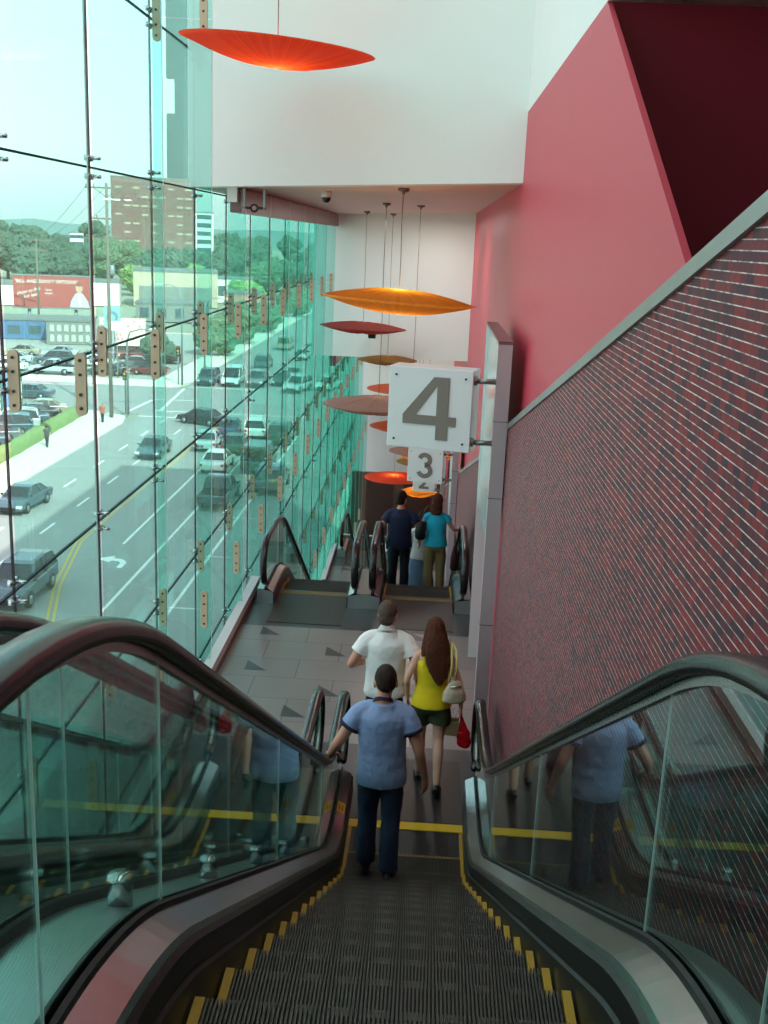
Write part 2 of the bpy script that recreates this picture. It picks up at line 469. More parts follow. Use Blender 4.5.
def rail_path(dz=.955, rr=.33):
    P = []
    c = HT + dz - rr
    for i in range(0, 11):                      # upper newel, from underneath
        a = -PI / 2 - PI * i / 10
        P.append((0, YS + rr + rr * math.cos(a), c + rr * math.sin(a)))
    for y in yrange(YS + rr + .1, YE - rr - .1, 70): P.append((0, y, zp(y) + dz))
    c = dz - rr
    for i in range(0, 11):
        a = PI / 2 - PI * i / 10
        P.append((0, YE - rr + rr * math.cos(a), c + rr * math.sin(a)))
    return P

def make_escalator():
    root = empty('escalator')
    xg = .622
    for sx in (-1, 1):
        # glass panels
        cuts = [YS + .02, 1.56, 2.38, 4.6, 6.9, YE - .02]
        for i in range(len(cuts) - 1):
            a, c = cuts[i] + .002, cuts[i + 1] - .002
            top = []; bot = []
            for y in yrange(a, c, 24):
                zt = zp(y) + .945; zb = zp(y) + .2
                for e, s in ((YS, 1), (YE, -1)):   # round newel ends
                    dd = (y - e) * s
                    if dd < .31:
                        h = math.sqrt(max(0, .31 ** 2 - (.31 - dd) ** 2))
                        cc = zp(y) + .945 - .31
                        zt = cc + h; zb = max(zp(y) + .2, cc - h)
                top.append((y, zt)); bot.append((y, zb))
            m = MB(); m.prism_x(bot + top[::-1], sx * xg - .0025, sx * xg + .0025, 0, 1)
            m.build('glass_panel', [M['bal'], M['edge']], root)
        # handrail
        m = MB()
        P = [(sx * xg, y, z) for _, y, z in rail_path()]
        prof = [(-.049, -.012), (-.043, .008), (-.024, .020), (.024, .020), (.043, .008), (.049, -.012), (.042, -.026), (.014, -.028), (-.014, -.028), (-.042, -.026)]
        m.sweep(P, prof, 0, sm=True)
        # steel guide under the rubber
        m.sweep([(x, y, z) for x, y, z in P], [(-.012, -.05), (-.012, -.03), (.012, -.03), (.012, -.05)], 1)
        m.build('handrail', [M['rubber'], M['steel']], root)
        # inner deck (steel), gasket
        ys = yrange(YS + .28, YE - .33, 90)
        m = MB()
        def pin(y):
            z = zp(y)
            return [(sx * .520, z + .165), (sx * .528, z + .185), (sx * .602, z + .225)]
        m.strip_x(ys, pin, 0, False)
        m.face([(sx * .52, ys[-1], -.0), (sx * .602, ys[-1], -.0), (sx * .602, ys[-1], .225), (sx * .528, ys[-1], .185)], 0)
        m.build('inner_deck', [M['steel']], root)
        m = MB()
        m.strip_x(ys, lambda y: [(sx * .602, zp(y) + .22), (sx * .602, zp(y) + .245), (sx * .614, zp(y) + .25), (sx * .614, zp(y) + .2)], 0)
        m.strip_x(ys, lambda y: [(sx * .630, zp(y) + .2), (sx * .630, zp(y) + .25), (sx * .642, zp(y) + .245), (sx * .642, zp(y) + .2)], 0)
        m.build('gasket', M['gasket'], root)
        # skirt
        m = MB()
        m.strip_x(ys, lambda y: [(sx * .503, zp(y) - .2), (sx * .503, zp(y) + .055), (sx * .512, zp(y) + .065), (sx * .512, zp(y) + .075), (sx * .506, zp(y) + .085), (sx * .506, zp(y) + .15), (sx * .520, zp(y) + .166)], 0)
        m.build('skirt', M['skirt'], root)
        # outer deck and side cladding
        m = MB()
        m.strip_x(ys, lambda y: [(sx * .642, zp(y) + .215), (sx * .742, zp(y) + .215)], 0)
        m.strip_x(ys, lambda y: [(sx * .742, zp(y) + .215), (sx * .742, zp(y) - (.75 if 2.4 < y < 8 else .3))], 1)
        m.face([(sx * .602, ys[-1], 0), (sx * .742, ys[-1], 0), (sx * .742, ys[-1], .215), (sx * .602, ys[-1], .215)], 0)
        m.face([(sx * .52, ys[0], HT), (sx * .742, ys[0], HT), (sx * .742, ys[0], HT + .215), (sx * .52, ys[0], HT + .18)], 0)
        m.build('outer_deck', [M['deck'], M['clad']], root)
        # pictogram sticker on the inner deck near the lower end
        if sx < 0:
            for (yy, xa, xb, za, zb_) in ((8.15, -.596, -.534, .222, .188), (8.15, -.712, -.655, .2165, .2165)):
                st = MB()
                L = .17
                q = lambda u, v, up: (xa + (xb - xa) * u, yy + L * v, za + (zb_ - za) * u + up + .004 + zp(yy + L * v) * 1.0)
                st.face([q(0, 0, 0), q(1, 0, 0), q(1, 1, 0), q(0, 1, 0)], 0)
                for (u0, v0) in ((.18, .2), (.58, .2)):
                    st.face([q(u0, v0, .001), q(u0 + .22, v0, .001), q(u0 + .22, v0 + .4, .001), q(u0, v0 + .4, .001)], 1)
                    st.face([q(u0 + .04, v0 + .45, .001), q(u0 + .18, v0 + .45, .001), q(u0 + .18, v0 + .6, .001), q(u0 + .04, v0 + .6, .001)], 2)
                st.build('warning_sticker', [M['yellow'], mat('sticker_red', (170, 40, 30), .5), mat('sticker_black', (20, 20, 20), .5)], root)
    # truss soffit
    m = MB()
    ys = yrange(.9, 8.7, 60)
    m.strip_x(ys, lambda y: [(-.742, zp(y) - (.75 if 2.4 < y < 8 else .3)), (.742, zp(y) - (.75 if 2.4 < y < 8 else .3))], 0)
    m.build('truss_cover', M['clad'], root)
    # steps
    st = MB(); W = .495; D = .4; n = 84; pw = 2 * (W - .03) / n
    st.box(-W, W, -D, 0, -.05, -.014, 1)
    for i in range(n):
        x = -W + .03 + pw * i
        st.box(x, x + pw * .52, -D + .02, 0, -.014, 0, 0)
        st.box(x, x + pw * .52, -.002, .012, -.2, -.0, 0)
    st.box(-W, W, -.03, .0, -.2, -.05, 1)
    st.box(-W, -W + .026, -D, .012, -.02, .003, 2); st.box(W - .026, W, -D, .012, -.02, .003, 2)
    st.box(-W + .026, W - .026, -D, -D + .034, -.02, .001, 2)
    me = None
    ks = []
    y = CB
    while y > CT + .2:
        ks.append(y); y -= .405
    for y in ks:
        if me is None:
            o = st.build('step', [M['ridge'], M['groove'], M['yellow_step']], root); me = o.data
        else:
            o = bpy.data.objects.new('step', me); link(o, root)
        o.location = (0, y, zp(y))
    # combs and landing plates
    for (yc, sg, z) in ((CB + .014, 1, 0.0), (ks[-1] - .405, -1, HT)):
        m = MB()
        a, c = sorted((yc, yc + sg * .12))
        m.box(-.5, .5, a, c, z - .03, z + .008, 0)
        m.build('comb_plate', M['yellow'] if sg > 0 else M['yellow_worn'], root)
        m = MB()
        a, c = sorted((yc + sg * .12, yc + sg * 1.3))
        m.box(-.50, .50, a, c, z - .03, z + .006, 0)
        for i in range(40):
            x = -.49 + .98 * i / 40
            m.box(x, x + .012, a + .02, c - .02, z + .006, z + .009, 0)
        m.build('landing_plate', M['plate'], root)
    return root

esc = make_escalator()
XN = -1.4842
specs = []
for k in range(3):
    for j, x in enumerate((0.0, XN)):
        specs.append((k, j, x))
ESC_LABEL = {
    (0, 0): 'escalator in the foreground with black handrails, the man in the blue tee rides down it',
    (0, 1): 'empty escalator alongside the glass, seen through the near left balustrade',
    (1, 0): 'second escalator down beyond the tiled landing carrying the couple in navy and turquoise',
    (1, 1): 'empty escalator beyond the tiled landing next to the glass wall',
    (2, 0): 'far escalator two floors down, below the number 3 sign',
    (2, 1): 'far escalator two floors down beside the glass, its thin black newels just visible'}
for i, (k, j, x) in enumerate(specs):
    o = esc if i == 0 else copy_tree(esc)
    o.location = (x, DY * k, DZ * k)
    tag(o, ESC_LABEL[(k, j)], 'escalator', 'escalators stepping down beside the glass wall')
# anti slide studs on the deck of the near escalator
m0 = None
for y in (2.42, 3.55, 4.7, 5.85, 7.0):
    if m0 is None:
        m = MB(); m.lathe((0, 0, 0), [(.034, 0), (.034, .085), (.03, .095), (.0, .097)], 20)
        o = m.build('deck_stud', M['chrome'], esc); m0 = o.data
    else:
        o = bpy.data.objects.new('deck_stud', m0); link(o, esc)
    o.location = (-.742, y, zp(y) + .213)

# ================================================================== PYLONS AND LEVEL SIGNS
def ribbon(mb, pts, w, y0, y1, mi):
    """thick flat stroke through (x,z) points"""
    P = [Vector((p[0], p[1])) for p in pts]; Ls = []; Rs = []
    for i in range(len(P)):
        t = (P[min(i + 1, len(P) - 1)] - P[max(i - 1, 0)]).normalized(); nn = Vector((-t.y, t.x))
        Ls.append(P[i] + nn * w / 2); Rs.append(P[i] - nn * w / 2)
    for i in range(len(P) - 1):
        mb.prism_y([tuple(Ls[i]), tuple(Ls[i + 1]), tuple(Rs[i + 1]), tuple(Rs[i])], y0, y1, mi)
def arc(cx, cz, rx, rz, a0, a1, n=16):
    return [(cx + rx * math.cos(math.radians(a0 + (a1 - a0) * i / n)), cz + rz * math.sin(math.radians(a0 + (a1 - a0) * i / n))) for i in range(n + 1)]
def digit(mb, d, cx, cz, h, y0, y1, mi):
    s = h; w = .19 * h
    if d == 4:
        mb.prism_y([(cx + .12 * s, cz - .5 * s), (cx + .31 * s, cz - .5 * s), (cx + .31 * s, cz + .5 * s), (cx + .12 * s, cz + .5 * s)], y0, y1, mi)
        mb.prism_y([(cx - .43 * s, cz - .27 * s), (cx + .44 * s, cz - .27 * s), (cx + .44 * s, cz - .12 * s), (cx - .43 * s, cz - .12 * s)], y0 + .0006, y1, mi)
        mb.prism_y([(cx - .43 * s, cz - .12 * s), (cx - .22 * s, cz - .12 * s), (cx + .20 * s, cz + .5 * s), (cx + .06 * s, cz + .5 * s)][::-1], y0 + .0012, y1, mi)
    elif d == 3:
        ribbon(mb, arc(cx - .02 * s, cz + .215 * s, .20 * s, .19 * s, 165, -90), .17 * s, y0, y1, mi)
        ribbon(mb, arc(cx - .02 * s, cz - .20 * s, .23 * s, .21 * s, 90, -165), .17 * s, y0, y1, mi)
    elif d == 2:
        ribbon(mb, arc(cx, cz + .2 * s, .22 * s, .21 * s, 170, -30) + [(cx - .0 * s, cz - .2 * s), (cx - .2 * s, cz - .41 * s)], .17 * s, y0, y1, mi)
        mb.prism_y([(cx - .3 * s, cz - .5 * s), (cx + .31 * s, cz - .5 * s), (cx + .31 * s, cz - .34 * s), (cx - .3 * s, cz - .34 * s)], y0, y1, mi)

def pylon(k):
    oy, oz = DY * k, DZ * k
    lab = ['tall grey wall pylon holding the number 4 sign', 'grey wall pylon one floor down holding the number 3 sign', 'farthest grey wall pylon holding the number 2 sign'][k]
    r = empty('sign_pylon', (.7, 10 + oy, oz), 0, lab, 'pylon', 'pylons along the red wall')
    m = MB(); m.box(-.065, .068, 0, .14, 0, 4.08)
    for z in (1.3, 2.6, 3.35): m.box(-.066, .069, -.001, .141, z, z + .006, 1)
    m.build('post', [M['pylon'], M['gasket']], r, label='grey front post')
    m = MB(); m.prism_y([(-.035, 0), (.075, 0), (.075, 3.9), (-.065, 4.08)], 2.36, 2.44)
    m.box(-.03, .05, .14, 2.36, 2.0, 4.08)
    m.build('side_panel', M['pylon_white'], r, label='glossy white side panel')
    m = MB(); m.box(-.065, .068, .0, 2.44, 4.08, 4.112)
    m.build('top_panel', M['pylon_top'], r, label='dark top panel with a reddish reflection in its colour')

def level_sign(k):
    oy, oz = DY * k, DZ * k
    n = 4 - k
    lab = ['white square sign with a large grey 4 held out from the near pylon', 'white square sign with a grey 3, partly hidden below the 4 sign', 'small white sign with a grey 2 half hidden behind the 3 sign'][k]
    r = empty('level_sign', (.02, 10.06 + oy, 3.435 + oz), math.radians(-14), lab, 'sign', 'floor number signs')
    m = MB(); m.box(-.41, .41, 0, .3, -.39, .39); m.build('box', M['signface'], r, bevel=.006)
    m = MB(); digit(m, n, .0, .01, .60, -.012, .004, 0); m.build('numeral', M['signgrey'], r, label='grey numeral %d' % n)
    q = None
    for sx, sz in ((-1, 1), (-1, -1), (1, 1), (1, -1)):
        if q is None:
            m = MB(); m.tube([(0, -.012, 0), (0, .002, 0)], .010, 10); o = m.build('screw', M['bolt'], r); q = o.data
        else:
            o = bpy.data.objects.new('screw', q); link(o, r)
        o.location = (sx * .34, 0, sz * .31)
    q = None
    for z in (.29, -.30):
        m = MB(); m.tube([(.41, .1, z), (.60, .13, z)], .026, 12); m.tube([(.405, .1, z), (.43, .1, z)], .045, 12)
        m.build('bracket_arm', M['steel_dull'], r)
for k in range(3): pylon(k); level_sign(k)

# ================================================================== PENDANT LAMPS
BULB = {}
def shade_mat(name, top, low, glow, strength):
    m, nt, out = new_mat(name)
    N = nt.nodes.new; L = nt.links.new
    tc = N('ShaderNodeTexCoord'); sp = N('ShaderNodeSeparateXYZ'); L(tc.outputs['Object'], sp.inputs[0])
    at = N('ShaderNodeMath'); at.operation = 'ARCTAN2'; L(sp.outputs['Y'], at.inputs[0]); L(sp.outputs['X'], at.inputs[1])
    ml = N('ShaderNodeMath'); ml.operation = 'MULTIPLY'; ml.inputs[1].default_value = 22; L(at.outputs[0], ml.inputs[0])
    cb = N('ShaderNodeCombineXYZ'); L(ml.outputs[0], cb.inputs['X'])
    n = N('ShaderNodeTexNoise'); n.inputs['Scale'].default_value = 1.6; n.inputs['Detail'].default_value = 5; n.inputs['Roughness'].default_value = .7; L(cb.outputs[0], n.inputs['Vector'])
    mx = N('ShaderNodeMix'); mx.data_type = 'RGBA'; mx.inputs[6].default_value = lin(low); mx.inputs[7].default_value = lin(top)
    ct = N('ShaderNodeMapRange'); ct.inputs['From Min'].default_value = .34; ct.inputs['From Max'].default_value = .66; L(n.outputs['Fac'], ct.inputs['Value'])
    L(ct.outputs[0], mx.inputs[0])
    b = N('ShaderNodeBsdfPrincipled'); b.inputs['Roughness'].default_value = .6
    L(mx.outputs[2], b.inputs['Base Color'])
    bp = N('ShaderNodeBump'); bp.inputs['Strength'].default_value = .6; bp.inputs['Distance'].default_value = .03
    L(n.outputs['Fac'], bp.inputs['Height']); L(bp.outputs['Normal'], b.inputs['Normal'])
    # pleated fabric lets the bulb inside shine through
    t = N('ShaderNodeBsdfTranslucent'); tm = N('ShaderNodeMix'); tm.data_type = 'RGBA'; tm.inputs[6].default_value = lin(low); tm.inputs[7].default_value = lin(glow)
    L(ct.outputs[0], tm.inputs[0]); L(tm.outputs[2], t.inputs['Color'])
    ms = N('ShaderNodeMixShader'); ms.inputs[0].default_value = .58; L(b.outputs[0], ms.inputs[1]); L(t.outputs[0], ms.inputs[2])
    BULB[m.name] = strength
    L(ms.outputs[0], out.inputs['Surface'])
    return m
SH = {
    'red': shade_mat('shade_vermilion', (250, 112, 64), (224, 58, 34), (255, 120, 50), 16),
    'amber': shade_mat('shade_amber', (230, 160, 64), (204, 120, 40), (255, 190, 60), 18),
    'crimson': shade_mat('shade_crimson', (204, 100, 84), (152, 58, 52), (200, 60, 40), 1.2),
    'olive': shade_mat('shade_olive', (208, 168, 92), (152, 116, 60), (200, 140, 50), 1.2),
    'mauve': shade_mat('shade_mauve', (222, 184, 168), (176, 142, 130), (190, 140, 80), 1.2),
    'orange': shade_mat('shade_orange', (240, 140, 84), (214, 104, 60), (240, 120, 50), 3)}
def pendant(name, x, y, z, colr, ceil, label, d=1.95, tilt=(0, 0), h=.25, flat=1.0):
    r = empty('pendant_lamp', (x, y, z), 0, label, 'lamp', 'disc pendant lamps')
    m = MB(); R = d / 2; n = 90
    prof = []
    for i in range(0, 13):
        u = i / 12
        prof.append((max(.004, R * u), -h * .55 * (1 - u ** 1.7) + 0))
    prof2 = [(max(.02, R * (1 - i / 12)), flat * h * .45 * (1 - (1 - i / 12) ** 1.7)) for i in range(0, 13)]
    m.lathe((0, 0, 0), prof + prof2[1:], n)
    rr_ = random.Random(len(label)); ph = [rr_.uniform(-1, 1) for _ in range(n)]
    for i, (vx, vy, vz) in enumerate(m.v):
        q = math.hypot(vx, vy) / R
        m.v[i] = (vx, vy, vz + ph[i % n] * .016 * min(1, q * 3) * max(0, 1 - q ** 4))
    s = m.build('shade', SH[colr], r); s.rotation_euler = (tilt[0], tilt[1], 0)
    m = MB(); m.tube([(0, 0, flat * h * .4), (.004, 0, (ceil - z) * .4), (-.004, 0, (ceil - z) * .7), (0, 0, ceil - z)], .005, 6)
    m.build('cord', M['cable'], r)
    m = MB(); m.lathe((0, 0, ceil - z - .04), [(.014, -.03), (.022, 0), (.07, .012), (.07, .045)], 20)
    m.build('canopy', M['cable'], r)
    l = bpy.data.lights.new('bulb', 'POINT'); l.energy = BULB[SH[colr].name]; l.shadow_soft_size = .09; l.color = (1, .82, .55)
    lo = bpy.data.objects.new('bulb', l); link(lo, r); lo.location = (0, 0, -h * .02)
    return r
pendant('a', -1.67, 11.3, 6.795, 'red', ROOF, 'large red orange disc lamp hanging high in front of the white bulkhead', tilt=(.045, .075), h=.36, flat=.25)
pendant('b', -.42, 13.3, 4.26, 'amber', 5.58, 'large amber disc lamp hanging above the number 4 sign', d=1.92, tilt=(-.02, .045), h=.30)
pendant('c', -1.53, 24.0, 3.04, 'crimson', 5.54, 'dark red disc lamp hanging below the amber disc by the white wall', tilt=(0, .03))
pendant('d', -1.02, 25.6, 2.16, 'olive', 5.55, 'small looking olive brown disc lamp hanging above the mauve disc', d=1.45, h=.22)
pendant('e', -.86, 18.5, 2.16, 'mauve', 5.56, 'greyish mauve disc lamp hanging left of the 4 sign and partly behind it', h=.30)
pendant('f', -.30, 19.8, 2.27, 'orange', 5.59, 'flat orange disc lamp half hidden behind the left edge of the 4 sign', d=1.7, h=.16)
pendant('g', -.7, 29.5, -.12, 'orange', 2.15, 'orange disc lamp with only its left tip showing beside the 4 sign', d=1.8, h=.3)
pendant('h', -.30, 33.0, -1.5, 'mauve', 2.15, 'pale peach disc lamp peeping out left of the 3 sign, topmost of three', d=1.7)
pendant('i', .02, 35.2, -2.08, 'amber', 2.15, 'amber disc lamp beside the 3 sign, middle of three', d=1.7, h=.32)
pendant('j', -.22, 37.4, -2.75, 'olive', 2.15, 'brownish disc lamp beside the 3 sign, lowest of three', d=1.6, h=.3)
pendant('k', -1.1, 38.5, -3.62, 'red', -1.3, 'glowing red disc lamp far down behind the navy man', d=2.2, h=.25)
pendant('l', -.15, 40.4, -4.55, 'amber', -1.3, 'glowing amber disc lamp far down between the couple', d=1.4, h=.4)

# dome camera and small wall camera
r = empty('dome_camera', (-1.45, 14.3, 5.5), 0, 'small dark dome camera on the white soffit above the red disc lamp', 'camera')
m = MB(); m.lathe((0, 0, 0), [(.015, -.09), (.045, -.075), (.06, -.035), (.06, -.02)], 20); m.build('dome', M['gasket'], r)
m = MB(); m.lathe((0, 0, 0), [(.066, -.025), (.066, .06)], 20); m.build('housing', M['white'], r)
r = empty('wall_camera', (-1.42, 25.55, 2.78), 0, 'small black camera on the white wall below the dark red disc lamp', 'camera')
m = MB(); m.prism_x([(.0, .08), (.35, .12), (.35, -.08), (.15, -.14)], -.09, .09); m.build('body', M['gasket'], r, bevel=.01)
m = MB(); m.tube([(0, .3, .0), (0, .98, .1)], .03, 8); m.build('bracket', M['steel_dull'], r)
# hanging tie bracket under the soffit edge
r = empty('tie_bracket', (-2.2, 12.9, 5.5), 0, 'white bracket with a short steel tie rod under the soffit edge by the glass', 'bracket')
m = MB(); m.box(-.32, -.2, .2, .32, -.16, .02); m.build('block', M['white'], r)
m = MB()
for x in (-.12, .12): m.box(x - .012, x + .012, .24, .27, -.24, .0)
m.build('hanger', M['steel_dull'], r)
m = MB(); m.tube([(-.14, .255, -.22), (-.04, .255, -.22)], .016, 8); m.tube([(.04, .255, -.22), (.14, .255, -.22)], .016, 8)
m.tube([(.04 * math.cos(a), .255, -.22 + .04 * math.sin(a)) for a in yrange(0, 2 * PI, 16)], .014, 6)
m.build('tie_rod', M['bolt'], r)

# ================================================================== THE STREET OUTSIDE
SZ = -12.0
M['asphalt'] = mat('asphalt', (150, 152, 148), .85, var=.08, scale=.6)
M['concrete'] = mat('pale_concrete', (226, 220, 206), .8, var=.05, scale=.8)
M['lotasphalt'] = mat('lot_asphalt', (165, 165, 158), .85, var=.08, scale=.5)
M['dirt'] = mat('city_ground', (150, 158, 138), .9, var=.15, scale=.05)
M['paintw'] = mat('road_paint_white', (236, 238, 232), .7)
M['painty'] = mat('road_paint_yellow', (214, 176, 70), .7)
def slab(name, pts, z, m, mi=0):
    b = MB(); b.prism_z(pts, z - .1, z); return b.build(name, m, kind='structure')
m = MB(); m.box(-1500, 900, -60, 2600, SZ - .4, SZ - .22); m.build('ground', M['dirt'], kind='structure')
rd = MB()
rd.prism_z([(-27.2, -20), (-5.5, -20), (-5.5, 420), (-27.2, 420)], SZ - .3, SZ - .1, 0)
rd.prism_z([(-140, 98.5), (-27.2, 98.5), (-27.2, 116.5), (-140, 116.5)], SZ - .3, SZ - .1, 0)
zz = SZ - .096
def line(a, b, w, mi):
    a = Vector(a); b = Vector(b); t = (b - a).normalized(); n = Vector((-t.y, t.x)) * w / 2
    rd.face([(p.x, p.y, zz) for p in (a - n, b - n, b + n, a + n)][::-1], mi)
y = 30
while y < 96:
    line((-24.1, y), (-24.1, y + 2.4), .16, 1); line((-21.6, y + 1.5), (-21.6, y + 3.9), .16, 1); y += 6.4
line((-14.4, 45), (-14.1, 80), .16, 1); line((-16.5, 56), (-16.5, 92), .16, 1); line((-11.4, 45), (-11.2, 92), .16, 1)
for off in (-.14, .14):
    P = [(-15.2, 38), (-16.2, 43.5), (-17.6, 48.5), (-19.0, 56), (-19.1, 62), (-19.0, 95)]
    for a, c in zip(P[:-1], P[1:]): line((a[0] + off, a[1]), (c[0] + off, c[1]), .12, 2)
line((-27, 97.2), (-12, 97.6), .35, 1); line((-26.5, 100.6), (-10, 101), .3, 1); line((-27, 117.5), (-19, 117.8), .4, 1)
line((-28.6, 99), (-28.2, 107), .3, 1); line((-25.8, 101), (-27.0, 116), .3, 1); line((-28.2, 107.5), (-23.5, 107.9), .25, 1)
for y in range(124, 300, 9): line((-19.2, y), (-19.2, y + 3), .16, 1); line((-13, y), (-13, y + 3), .16, 1)
# left turn arrow
ax, ay = -16.0, 52.6
rd.face([(ax + u, ay + v, zz) for u, v in ((.35, -.9), (.65, -.9), (.62, .1), (.35, .55), (-.25, .75), (-.25, 1.15), (-1.1, .5), (-.25, -.05), (-.25, .3), (.15, .2), (.35, -.1))][::-1], 1)
rd.build('road', [M['asphalt'], M['paintw'], M['painty']], kind='structure')
sw = MB()
sw.prism_z([(-30.6, 20), (-27.2, 20), (-27.2, 93), (-28.0, 96.5), (-31.5, 98.5), (-34, 98.5), (-33.5, 96)], SZ - .3, SZ, 0)
sw.prism_z([(-140, 116.5), (-30, 116.5), (-28.0, 118), (-27.2, 121), (-27.2, 420), (-31.5, 420), (-31.5, 121), (-140, 120)], SZ - .3, SZ, 0)
sw.prism_z([(-5.5, -20), (-3.05, -20), (-3.05, 420), (-5.5, 420)], SZ - .3, SZ, 0)
sw.build('sidewalk', M['concrete'], kind='structure')
m = MB(); m.prism_z([(-90, 60), (-30.55, 60), (-33.8, 98), (-90, 98.4)], SZ - .3, SZ - .08); m.prism_z([(-90, 120.5), (-31.8, 121.5), (-31.8, 180), (-90, 180)], SZ - .3, SZ - .08)
m.build('ground', M['lotasphalt'], kind='structure')

# ---- cars
M['carglass'] = mat('car_glass', (28, 36, 40), .08, spec=.8)
M['tyre'] = mat('tyre', (24, 24, 24), .8)
M['hub'] = mat('wheel_hub', (170, 172, 172), .3, .9)
M['lampw'] = mat('headlamp', (235, 238, 235), .15)
M['lampr'] = mat('tail_lamp', (170, 24, 22), .25)
PAINT = {}
def paint(n, rgb):
    if n not in PAINT: PAINT[n] = mat('paint_' + n, rgb, .25, .25, coat=.6)
    return PAINT[n]
for n, c in dict(silver=(196, 202, 204), white=(240, 240, 236), black=(30, 33, 36), blue=(52, 76, 104), green=(46, 74, 66), red=(120, 44, 42), grey=(112, 122, 126), tan=(176, 164, 140), slate=(76, 98, 108), mauve=(150, 128, 134)).items(): paint(n, c)
KINDS_ = {
    # lower body (y,z), cabin (y,z), length half, roof width
    'sedan': (dict(body=[(-2.3, .32), (-2.32, .78), (-2.1, .93), (-1.3, .95), (.75, .93), (1.7, .84), (2.2, .68), (2.3, .5), (2.28, .3)], cabin=[(-1.55, .92), (-.95, 1.36), (.0, 1.42), (.45, 1.38), (1.1, .9)], w=.88, rw=.62, wy=1.38, wr=.33)),
    'suv': (dict(body=[(-2.35, .42), (-2.38, .98), (-2.3, 1.1), (.85, 1.08), (1.9, 1.0), (2.25, .85), (2.32, .6), (2.3, .38)], cabin=[(-2.28, 1.07), (-2.05, 1.68), (-1.2, 1.78), (.05, 1.76), (.4, 1.7), (1.05, 1.06)], w=.94, rw=.72, wy=1.42, wr=.39)),
    'van': (dict(body=[(-2.6, .4), (-2.62, 1.1), (1.35, 1.1), (2.2, .98), (2.5, .8), (2.55, .55), (2.5, .36)], cabin=[(-2.58, 1.08), (-2.5, 1.95), (-2.2, 2.05), (.7, 2.02), (1.0, 1.92), (1.75, 1.06)], w=.98, rw=.82, wy=1.6, wr=.37)),
    'pickup': (dict(body=[(-2.7, .48), (-2.72, 1.02), (.9, 1.05), (2.2, .98), (2.5, .82), (2.55, .55), (2.5, .42)], cabin=[(-.75, 1.03), (-.6, 1.7), (-.3, 1.76), (.35, 1.74), (.6, 1.66), (1.15, 1.03)], w=.95, rw=.72, wy=1.65, wr=.4))}
PROTO = {}
def car_proto(kind):
    d = KINDS_[kind]; w, rw = d['w'], d['rw']
    r = empty('car')
    m = MB(); m.prism_x(d['body'], -w, w); m.build('body', paint('silver', None), r, bevel=.09)
    # tapered glasshouse
    m = MB(); cb = d['cabin']; z0 = cb[0][1]; zt = max(z for _, z in cb)
    wx = lambda z: w * .95 + (rw - w * .95) * (z - z0) / (zt - z0)
    n = len(cb)
    vs = [(-wx(z), y, z) for y, z in cb] + [(wx(z), y, z) for y, z in cb]
    m.mesh(vs, [tuple(range(n)), tuple(range(n, 2 * n))[::-1]] + [(i, n + i, n + (i + 1) % n, (i + 1) % n) for i in range(n)])
    m.build('window_glass', M['carglass'], r)
    # roof and pillars
    m = MB(); tp = [p for p in cb if p[1] > zt - .13]
    m.prism_x([(y, z + .004) for y, z in tp] + [(y, z + .05) for y, z in tp][::-1], -rw - .02, rw + .02)
    for sx in (-1, 1):
        for a, c in ((cb[0], cb[1]), (cb[-1], cb[-2])) + ((((-.3 + cb[0][0] * .2), z0), ((-.25 + cb[0][0] * .2), zt)),):
            m.tube([(sx * wx(a[1]), a[0], a[1]), (sx * wx(c[1]), c[0], c[1])], .05, 6)
    m.build('roof', paint('silver', None), r)
    if kind == 'pickup':
        m = MB(); m.box(-w + .12, w - .12, -2.6, -.85, 1.0, 1.06); m.build('cargo_bed', M['tyre'], r)
    if kind == 'suv':
        m = MB()
        for sx in (-1, 1): m.tube([(sx * .6, -1.9, zt + .1), (sx * .6, 0, zt + .1)], .025, 6)
        m.build('roof_rack', M['hub'], r)
    wm = None
    for sx in (-1, 1):
        for sy in (-1, 1):
            if wm is None:
                m = MB(); R = d['wr']
                m.tube([(-.11, 0, 0), (-.09, 0, 0), (.09, 0, 0), (.11, 0, 0)], [R * .92, R, R, R * .92], 18, 0)
                m.tube([(-.118, 0, 0), (.118, 0, 0)], R * .58, 12, 1)
                o = m.build('wheel', [M['tyre'], M['hub']], r); wm = o.data
            else:
                o = bpy.data.objects.new('wheel', wm); link(o, r)
            o.location = (sx * (w - .08), sy * d['wy'], d['wr'])
    yb = d['body'][0][0]; yf = d['body'][-2][0]; zh = d['body'][-2][1]
    for sx in (-1, 1):
        m = MB(); m.box(sx * .72 - .16, sx * .72 + .16, yf - .16, yf + .01, zh - .0, zh + .16); m.build('headlamp', M['lampw'], r)
        m = MB(); m.box(sx * .76 - .1, sx * .76 + .1, yb - .03, yb + .12, z0 - .3, z0 - .12); m.build('tail_lamp', M['lampr'], r)
        m = MB(); m.ball((sx * (w + .07), cb[-1][0] - .15, z0 + .1), (.1, .07, .07), 0, 8, 6); m.build('mirror', M['tyre'], r)
    m = MB(); m.box(-.5, .5, yf - .02, yf + .03, zh - .2, zh + .02); m.build('grille', M['tyre'], r)
    return r
USED = {}
CARS = []
def car(kind, colr, x, y, deg, label, group):
    if kind not in PROTO: PROTO[kind] = car_proto(kind); o = PROTO[kind]
    else: o = copy_tree(PROTO[kind])
    z = SZ - .08
    o.location = (x, y, z); o.rotation_euler = (0, 0, math.radians(deg))
    for ch in o.children:
        if ch.name.split('.')[0] in ('body', 'roof'):
            ch.material_slots[0].link = 'OBJECT'; ch.material_slots[0].material = PAINT[colr]
    tag(o, label, 'car', group)
    return o
T = 'cars and trucks on the street'
car('suv', 'slate', -18.6, 46.6, 180, 'dark blue grey sport utility car in the building shade, nearest on the street', T)
